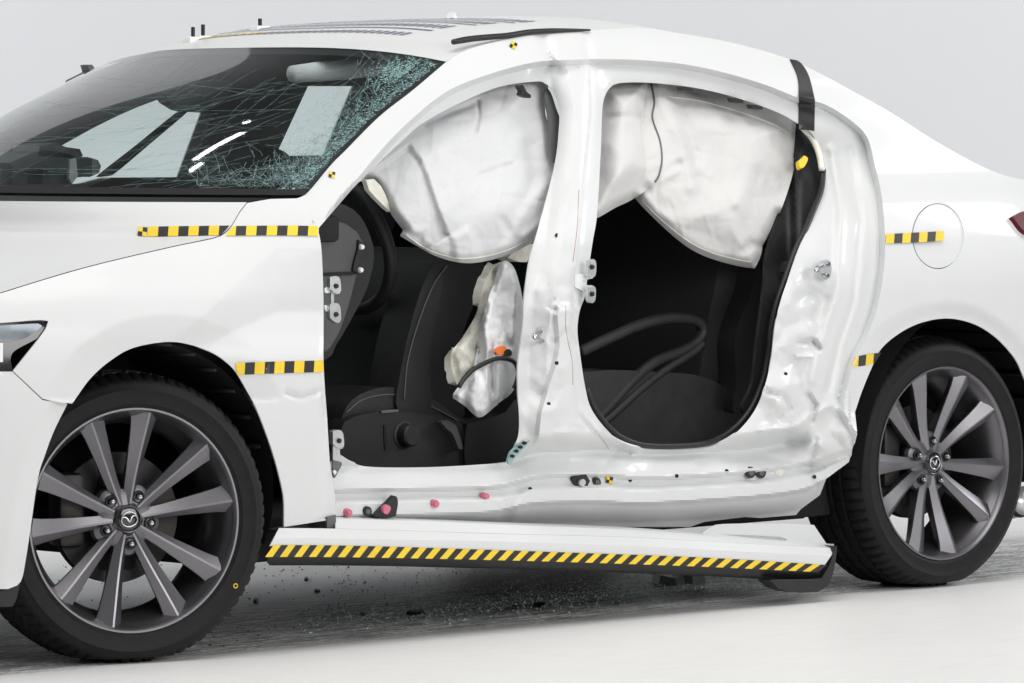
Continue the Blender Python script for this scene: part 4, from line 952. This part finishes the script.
# the part of the upper tape that lies on the bonnet: drape on the bonnet's own surface
bm_ = bpy.data.objects['bonnet'].data
from mathutils.bvhtree import BVHTree
BT = BVHTree.FromPolygons([v.co for v in bm_.vertices], [tuple(p.vertices) for p in bm_.polygons])
def drape(P, tree=BT, lift=.0012):
    out = []
    for x, y in P:
        a = (x - CX) / F; b = (YH - y) / F; d = Vector((Q + Q * a, Q - Q * a, b)).normalized()
        h = tree.ray_cast(Vector((CAMX, CAMY, CH)), d)
        out.append(tuple(h[0] + Vector((-.2, -.3, 1)).normalized() * lift) if h[0] is not None else tuple(sd_pt(x, y, -.002)))
    return np.array(out)
def target(x, y, s, fn, rot=.2):
    V2 = []; Fs = []; mi = []
    for i in range(2):
        for j in range(2):
            b = len(V2)
            for a, c in ((0, 1), (1, 1), (1, 0), (0, 0)):
                u, v = (i + a - 1) * s, (j + c - 1) * s; V2.append((x + u * math.cos(rot) - v * math.sin(rot), y + u * math.sin(rot) + v * math.cos(rot)))
            Fs.append((b, b + 1, b + 2, b + 3)); mi.append((i + j) % 2)
    return mesh('target_sticker', fn(np.array(V2, float)), Fs, ['yellow', 'blacktape'], car, False, mi)
tape('measuring_tape', [(148, 227), (180, 226.6), (229, 226)], [(148, 237), (180, 236.4), (221, 235.5)], 8, drape, car, 0)
target(142.5, 232, 4.6, drape, .1)
target(332, 174.5, 3.0, onbody(body_off)); target(513.5, 45, 3.2, onbody(body_off), .5); target(609.5, 480, 3.4, onbody(body_off), .2)
# black tape on the rear roof rail, loose moulding on the roof
tp = spl([(790, 59, 1), (800, 62), (809, 76), (815, 100, 1), (814.5, 131, 1), (799, 129, 1), (799, 100), (798, 78)], True, 3)
sheet('black_tape_strip', tp, 'blacktape', car, lambda P: body_off(P) - .003 - .004 * np.exp(-((P[:, 1] - 99) / 4) ** 2), side, (), 3, .0015)
ml = spl([(453, 42), (470, 39), (490, 37), (508, 35.5), (530, 32), (560, 30.5), (590, 30)], False, 3)
tube('roof_moulding', [tuple(v) for v in P3(ml[:, 0], ml[:, 1], side, -.006)], list(np.interp(np.arange(len(ml)), [0, 3, len(ml) * .7, len(ml) - 1], [.0065, .0075, .0065, .0025])), 'rubber', car, 8)

# roof: ruler marks, pegs, aerial
rb = bpy.data.objects['roof'].data
RT = BVHTree.FromPolygons([v.co for v in rb.vertices], [tuple(p.vertices) for p in rb.polygons])
def on_roof(x, y, lift=.0015):
    h = RT.ray_cast(Vector((x, y, 3)), Vector((0, 0, -1))); return h[0] + Vector((0, 0, lift)) if h[0] is not None else None
def roof_strip(x0, y0, x1, y1, wd, n, gap, V, Fs):
    d = Vector((x1 - x0, y1 - y0)); L = d.length; d /= L; s = Vector((-d.y, d.x))
    for k in range(n):
        a = Vector((x0, y0)) + d * (L * k / n); b = Vector((x0, y0)) + d * (L * (k + gap) / n)
        q = [on_roof(*(p + s * t)) for p, t in ((a, -wd), (b, -wd), (b, wd), (a, wd))]
        if all(v is not None for v in q): i = len(V); V += q; Fs.append((i, i + 1, i + 2, i + 3))
for x, w_, n, g, m_ in ((1.15, .020, 30, .5, 'purple'), (1.22, .006, 20, 1, 'purple'), (1.29, .030, 30, .45, 'purple'), (1.37, .006, 20, 1, 'purple'), (1.43, .030, 30, .45, 'purple'), (1.50, .006, 20, 1, 'purple'), (1.56, .030, 30, .45, 'purple'), (1.12, .008, 16, 1, 'yellow')):
    V = []; Fs = []; roof_strip(x, .30, x + .06, -.40 if m_ == 'purple' else .08, w_, n, g, V, Fs)
    o = mesh('roof_ruler_strip', V, Fs, m_, car, False)
    if g < 1: o['kind'] = 'stuff'
for px, py, y, h in ((193, 42, .28, .040), (203, 41, .28, .044), (260, 31, .22, .034)):
    b = pt(px, py, y); g_ = on_roof(b.x, b.y); z0 = g_.z if g_ is not None else b.z
    pg = lathe('roof_peg', [(0, 0), (.005, 0), (.005, h), (.004, h + .001), (0, h + .001)], 'rubber', car, 12)
    pg.rotation_euler = (math.pi / 2, 0, 0); pg.location = (b.x, b.y, b.z - .004)
    f = box('peg_base', (b.x, b.y, b.z - .004), (.045, .03, .034), 'white', car, .003)
b = pt(455, 19, -.1); prism('roof_aerial', [(450, 22), (452, 16), (455, 12), (456.5, 16), (458, 22)], -.12, -.10, 'white', car, .002, 1, 3)
prism('far_roof_bracket', [(70, 88), (74, 80), (90, 72), (88, 65), (92, 64.5), (97, 71), (104, 67), (108, 69), (98, 78), (92, 84)], .70, .73, 'grey', car, .002, 1)

# ------------------------------------------------------------------ the torn-off side skirt under the sill
sk = thing('side_skirt', 'long white side skirt edged with striped tape hanging loose below the sill', 'side skirt', (1.2, -.84, .05))
so = Vector(sk.location)
def sk_add(o): o.data.transform(Matrix.Translation(-so)); o.parent = sk; return o
xs = np.linspace(0, 1, 70)
def row(pts, y): 
    p = spl(pts, False, 3); c = np.r_[0, np.cumsum(np.linalg.norm(np.diff(p, axis=0), axis=1))]; c /= c[-1]
    q = np.stack([np.interp(xs, c, p[:, k]) for k in range(2)], -1); yy = np.interp(xs, [0, 1], y) if hasattr(y, '__len__') else np.full(len(xs), y)
    return P3(q[:, 0], q[:, 1], lambda X, Z: yy)
def strip(name, rows, m, th=.003):
    n = len(xs); V = np.concatenate(rows); T = []
    for r in range(len(rows) - 1):
        for i in range(n - 1):
            a, b, c, d = r * n + i, r * n + i + 1, (r + 1) * n + i + 1, (r + 1) * n + i; T += [(a, c, b), (a, d, c)]
    V, fs = shell(V, np.array(T), th); o = mesh(name, V, fs, m, None); o.data.set_sharp_from_angle(angle=math.radians(28)); return sk_add(o)
top = [(335.5, 518), (420, 520.5), (500, 524), (632, 529.5), (750, 539), (834, 546)]
cre = [(335.5, 528.5), (420, 531), (500, 533.5), (632, 537), (750, 543.5), (835, 548)]
bot = [(324, 546), (400, 548), (550, 553), (700, 558.5), (824, 566)]
strip('upper_ledge', [row([(p[0], p[1] - 2) for p in top], -.80), row(top, -.845), row([(p[0], p[1] + .6) for p in top], -.852), row(cre, -.872)], 'paint')
b2 = [(270, 546), (324, 546.3), (400, 548), (550, 553), (700, 558.5), (824, 566)]
c2_ = [(279, 528), (335, 528.6), (420, 531.2), (500, 533.8), (632, 537.2), (750, 543.7), (835, 548.2)]
mid = [(274, 538), (330, 538.5), (420, 540), (500, 541.5), (632, 546), (750, 552), (831, 556)]
strip('skirt_panel', [row(c2_, -.871), row(mid, -.892), row(b2, -.893)], 'paint')
tb = [(268, 557), (324, 557), (400, 558), (550, 561.5), (700, 566.5), (820, 572)]
bb = [(267, 562.5), (324, 562.5), (400, 563.5), (550, 567.5), (700, 573), (822, 580)]
strip('lower_lip', [row(b2, -.8915), row(tb, -.885), row(bb, -.865), row([(p[0] + 3, p[1] + 3) for p in bb], -.78)], 'rubber')
sk_add(tape('striped_tape', [(p[0] + 1, p[1] - 1) for p in b2], tb, 76, lambda P: P3(P[:, 0], P[:, 1], plane(-.8955)), None, 2.8))
ec = prism('end_cap', [(822, 578), (829, 566), (837, 546), (834, 570), (828, 586), (818, 592), (790, 592), (778, 588), (770, 580)], -.89, -.85, 'rubber', None, .006); sk_add(ec)
lg = sheet('mounting_flange', spl([(700, 534, 1), (711, 527, 1), (724, 524), (782, 523.5), (814, 525, 1), (828, 546, 1), (793, 543), (780, 537), (740, 535)], True, 4), 'paint', None, 0, plane(-.80), (), 6, .004); sk_add(lg)
fr = prism('front_gap_cover', [(272, 529), (332, 519), (334, 527), (300, 529)], -.80, -.79, 'grey', None, .001, 1); sk_add(fr)
rib = sk_add(prism('skirt_rib', [(327, 517), (336, 515), (336, 528), (327, 528)], -.86, -.80, 'grey', None, .002, 1))

# ------------------------------------------------------------------ debris on the floor
def chunk(px, py, sx, sy, h, label, rot, m='rubber', name='plastic_shard'):
    g = ground(px, py); n = 7; bm = bmesh.new(); vs_ = []
    for z in (.001, h):
        ring = []
        for k in range(n):
            a = 2 * math.pi * k / n + rot; rr = random.uniform(.7, 1.1) if z == .001 else None
            if z == .001: R_ = rr; vs_.append(rr)
            else: R_ = vs_[k] * .8
            ring.append(bm.verts.new((R_ * sx * math.cos(a) * Q + R_ * sy * math.sin(a) * Q, -R_ * sx * math.cos(a) * Q + R_ * sy * math.sin(a) * Q, z + (random.uniform(-.2, .2) * h if z != .001 else 0))))
        if z == .001: b0 = ring
    bm.faces.new(b0[::-1]); bm.faces.new(ring)
    for k in range(n): bm.faces.new((b0[k], b0[(k + 1) % n], ring[(k + 1) % n], ring[k]))
    o = bevelled(name, bm, m, None, .001, 1, False); o.location = (g.x, g.y, 0); tag(o, label, 'debris', 'broken pieces lying on the floor under the car'); return o
chunk(416, 614, .030, .05, .007, 'long black plastic sliver on the floor below the front door opening', .1)
chunk(669, 583, .06, .10, .022, 'large folded grey plastic piece on the floor under the sill', .5, 'grey')
chunk(690, 582, .045, .08, .03, 'crumpled grey plastic piece nearest the skirt end cap', 1.2, 'grey')
chunk(362, 615, .010, .03, .006, 'small black plastic crumb left of the long sliver', .3)
chunk(540, 606, .026, .05, .006, 'flat black plastic sliver at the edge of the shadow under the skirt', .2)
chunk(515, 608, .010, .03, .006, 'small black crumb left of the flat sliver at the shadow edge', .9)
chunk(306, 580, .008, .05, .006, 'small black crumb on the floor just behind the front tyre', .9)
chunk(256, 602, .008, .04, .008, 'small dark crumb beside the bottom of the front tyre', .4)
chunk(317, 592, .007, .03, .007, 'tiny black crumb between front tyre and skirt shadow', .4)
V = []; Fs = []
for i in range(3300):
    if i < 2300:
        x = random.uniform(300, 830); y = np.interp(x, [225, 330, 560, 840], [640, 622, 604, 578]) + random.gauss(-5, 7)
    else:
        x = random.uniform(330, 830); y = random.uniform(566, np.interp(x, [225, 330, 560, 840], [642, 624, 606, 582]))
    g = ground(x, y); s = random.uniform(.001, .0038) * (1.5 if random.random() < .06 else 1); a0 = random.random() * 6; b = len(V)
    for q in range(3): V.append((g.x + s * math.cos(a0 + q * 2.1), g.y + s * math.sin(a0 + q * 2.1), .0012))
    V.append((g.x, g.y, .0012 + s * 1.1)); Fs += [(b, b + 1, b + 3), (b + 1, b + 2, b + 3), (b + 2, b, b + 3)]
gd = mesh('glass_debris', V, Fs, 'glassbit', None, False); gd['kind'] = 'stuff'; tag(gd, 'scatter of tiny broken glass crumbs on the floor along the car shadow', 'broken glass')
V = []; Fs = []
for i in range(380):
    x = random.uniform(0, 700) if random.random() < .6 else random.uniform(200, 360); y = random.uniform(560, 655)
    if y > np.interp(x, [0, 225, 330, 560, 840], [665, 645, 622, 604, 578]) + 4: continue
    g = ground(x, y); s = random.uniform(.001, .004); b = len(V); a0 = random.random() * 6
    for q in range(3): V.append((g.x + s * math.cos(a0 + q * 2.1), g.y + s * math.sin(a0 + q * 2.1), .0012))
    V.append((g.x, g.y, .0012 + s)); Fs += [(b, b + 1, b + 3), (b + 1, b + 2, b + 3), (b + 2, b, b + 3)]
dd = mesh('dirt_debris', V, Fs, 'rubber', None, False); dd['kind'] = 'stuff'; tag(dd, 'scatter of small black rubber and dirt crumbs on the floor below the car', 'dirt')
